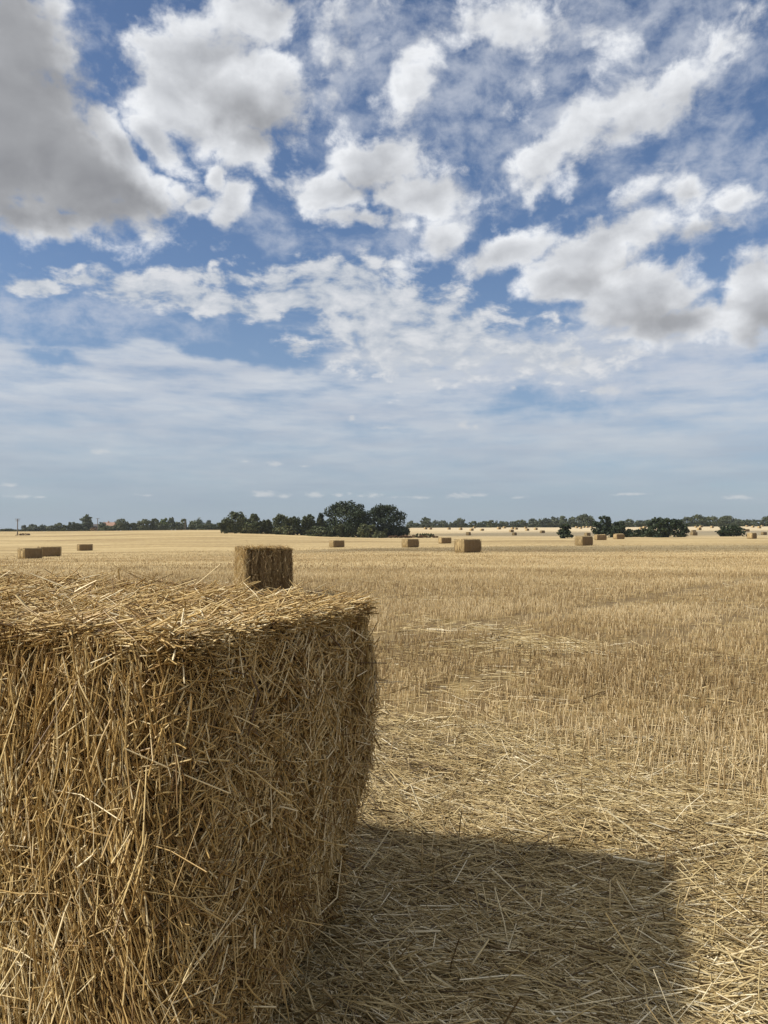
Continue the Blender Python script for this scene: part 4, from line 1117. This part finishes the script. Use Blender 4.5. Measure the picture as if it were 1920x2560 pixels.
def gabled(name, px0, px1, row_ridge, row_eave, dist, wallm, roofm, label, cat, chimney):
    x0, y = at(px0, dist); x1, _ = at(px1, dist); z = float(ground_z((x0 + x1) / 2, y, False)) - .2
    w = x1 - x0; he = CAM_H - (row_eave - HZ) / FPX * dist - z; hr = CAM_H - (row_ridge - HZ) / FPX * dist - z; dp = max(6.0, (hr - he) * 2.2)
    root = empty(name, (x0, y, z), -.08); tag(root, label, cat)
    V = np.array([(0, 0, 0), (w, 0, 0), (w, dp, 0), (0, dp, 0), (0, 0, he), (w, 0, he), (w, dp, he), (0, dp, he), (0, dp / 2, hr - .12), (w, dp / 2, hr - .12)], float)
    me = bpy.data.meshes.new('wall'); me.from_pydata([tuple(a) for a in V], [], [(0, 1, 5, 4), (2, 3, 7, 6), (1, 2, 6, 9, 5), (3, 0, 4, 8, 7)]); me.update()
    link('wall', me, root, wallm)
    o = .35; s = (hr - he) / (dp / 2)
    R = []
    for (a, b, zz) in ((-o, -o, he - o * s), (-o, dp / 2, hr), (-o, dp + o, he - o * s)):
        R += [(a, b, zz), (w + o, b, zz), (a, b, zz + .18), (w + o, b, zz + .18)]
    fs = [(0, 1, 3, 2), (2, 3, 7, 6), (6, 7, 11, 10), (8, 10, 11, 9), (0, 4, 5, 1), (4, 8, 9, 5), (0, 2, 6, 4), (4, 6, 10, 8), (1, 5, 7, 3), (5, 9, 11, 7)]
    me = bpy.data.meshes.new('roof'); me.from_pydata(R, [], fs); me.update()
    rf = link('roof', me, root, roofm)
    if chimney:
        v, q = solid([(w * .40, dp / 2 - .45, hr - .3, w * .40 + .9, dp / 2 + .45, hr + .85), (w * .40 + .15, dp / 2 - .2, hr + .85, w * .40 + .4, dp / 2 + .05, hr + 1.15)])
        link('chimney', quad_mesh('chimney', v, q), rf, M_BRICK)
        for k in (.2, .5, .8):
            v, q = solid([(w * k - .5, -.04, he - 1.5, w * k + .5, .03, he - .4)])
            link('window', quad_mesh('window', v, q), root, M_GLASS)
gabled('farmhouse', 253, 284, 1306, 1314.5, D + 22, M_BRICK, M_TILE, 'farmhouse with orange tiled roof and chimney on the left skyline', 'house', True)
gabled('barn', 230, 253, 1310.5, 1317, D + 16, M_SLATE, M_SLATE, 'dark roofed barn between the tall tree and the farmhouse', 'barn', False)

# ------------------------------------------------------------------ two thin clouds standing left of the view; their shadows cross the field
def cloud_mat():
    m, nt, b, out = new_mat('thin cloud')
    nt.n.remove(b)
    tc = nt.n.new('ShaderNodeTexCoord')
    f = nt.step(nt.noise(tc.outputs['Object'], .02, 5, .6), .25, .7)
    tr = nt.n.new('ShaderNodeBsdfTransparent'); tl = nt.n.new('ShaderNodeBsdfTranslucent'); tl.inputs[0].default_value = (.9, .9, .92, 1)
    mx = nt.n.new('ShaderNodeMixShader'); nt.put(mx.inputs[0], nt.lin(f, 0, 1, .30, .52))
    nt.l.new(tr.outputs[0], mx.inputs[1]); nt.l.new(tl.outputs[0], mx.inputs[2]); nt.l.new(mx.outputs[0], out.inputs[0])
    return m
M_CLOUD = cloud_mat()
def cloud(cx, cy, rx, ry, alt, seed):
    "a low lumpy cloud whose shadow falls round (cx, cy)"
    off = alt / math.tan(SUN_EL); c = np.array([cx + SUN_H[0] * off, cy + SUN_H[1] * off, alt])
    nu, nv = 72, 30
    U, Vv = np.meshgrid(np.linspace(0, 2 * np.pi, nu, endpoint=False), np.linspace(-np.pi / 2, np.pi / 2, nv), indexing='ij')
    x, y, z = np.cos(Vv) * np.cos(U), np.cos(Vv) * np.sin(U), np.sin(Vv)
    k = 1 + .32 * fbm(x * 2.2 + seed, y * 2.2 + z, seed) + .12 * fbm(x * 7, y * 7 + z * 5, seed + 2)
    V = np.stack([x * rx * k, y * ry * k, np.where(z > 0, z * ry * .7, z * ry * .2) * k], -1).reshape(-1, 3)
    i, j = np.meshgrid(np.arange(nu), np.arange(nv - 1), indexing='ij')
    Q = np.stack([i * nv + j, ((i + 1) % nu) * nv + j, ((i + 1) % nu) * nv + j + 1, i * nv + j + 1], -1).reshape(-1, 4)
    o = link('cloud', quad_mesh('cloud', V, Q, smooth=True), None, M_CLOUD); o.location = c
    tag(o, kind='structure')
cloud(42, 90, 62, 15, 300, 1)
cloud(185, 330, 205, 45, 620, 3)

# ------------------------------------------------------------------ the air
def haze():
    x0, x1, y0, y1, z0, z1 = -1500, 1500, -300, 1500, -8.0, 26.0
    v, q = solid([(x0, y0, z0, x1, y1, z1)])
    m = bpy.data.materials.new('haze'); m.use_nodes = True; nt = NT(m.node_tree); nt.n.clear()
    out = nt.n.new('ShaderNodeOutputMaterial'); vol = nt.n.new('ShaderNodeVolumePrincipled')
    vol.inputs['Color'].default_value = (.80, .87, .95, 1); vol.inputs['Density'].default_value = .00011; vol.inputs['Anisotropy'].default_value = .2
    nt.l.new(vol.outputs[0], out.inputs['Volume'])
    tag(link('haze', quad_mesh('haze', v, q), None, m), 'thin pale summer haze over the field', 'haze', kind='stuff')
haze()
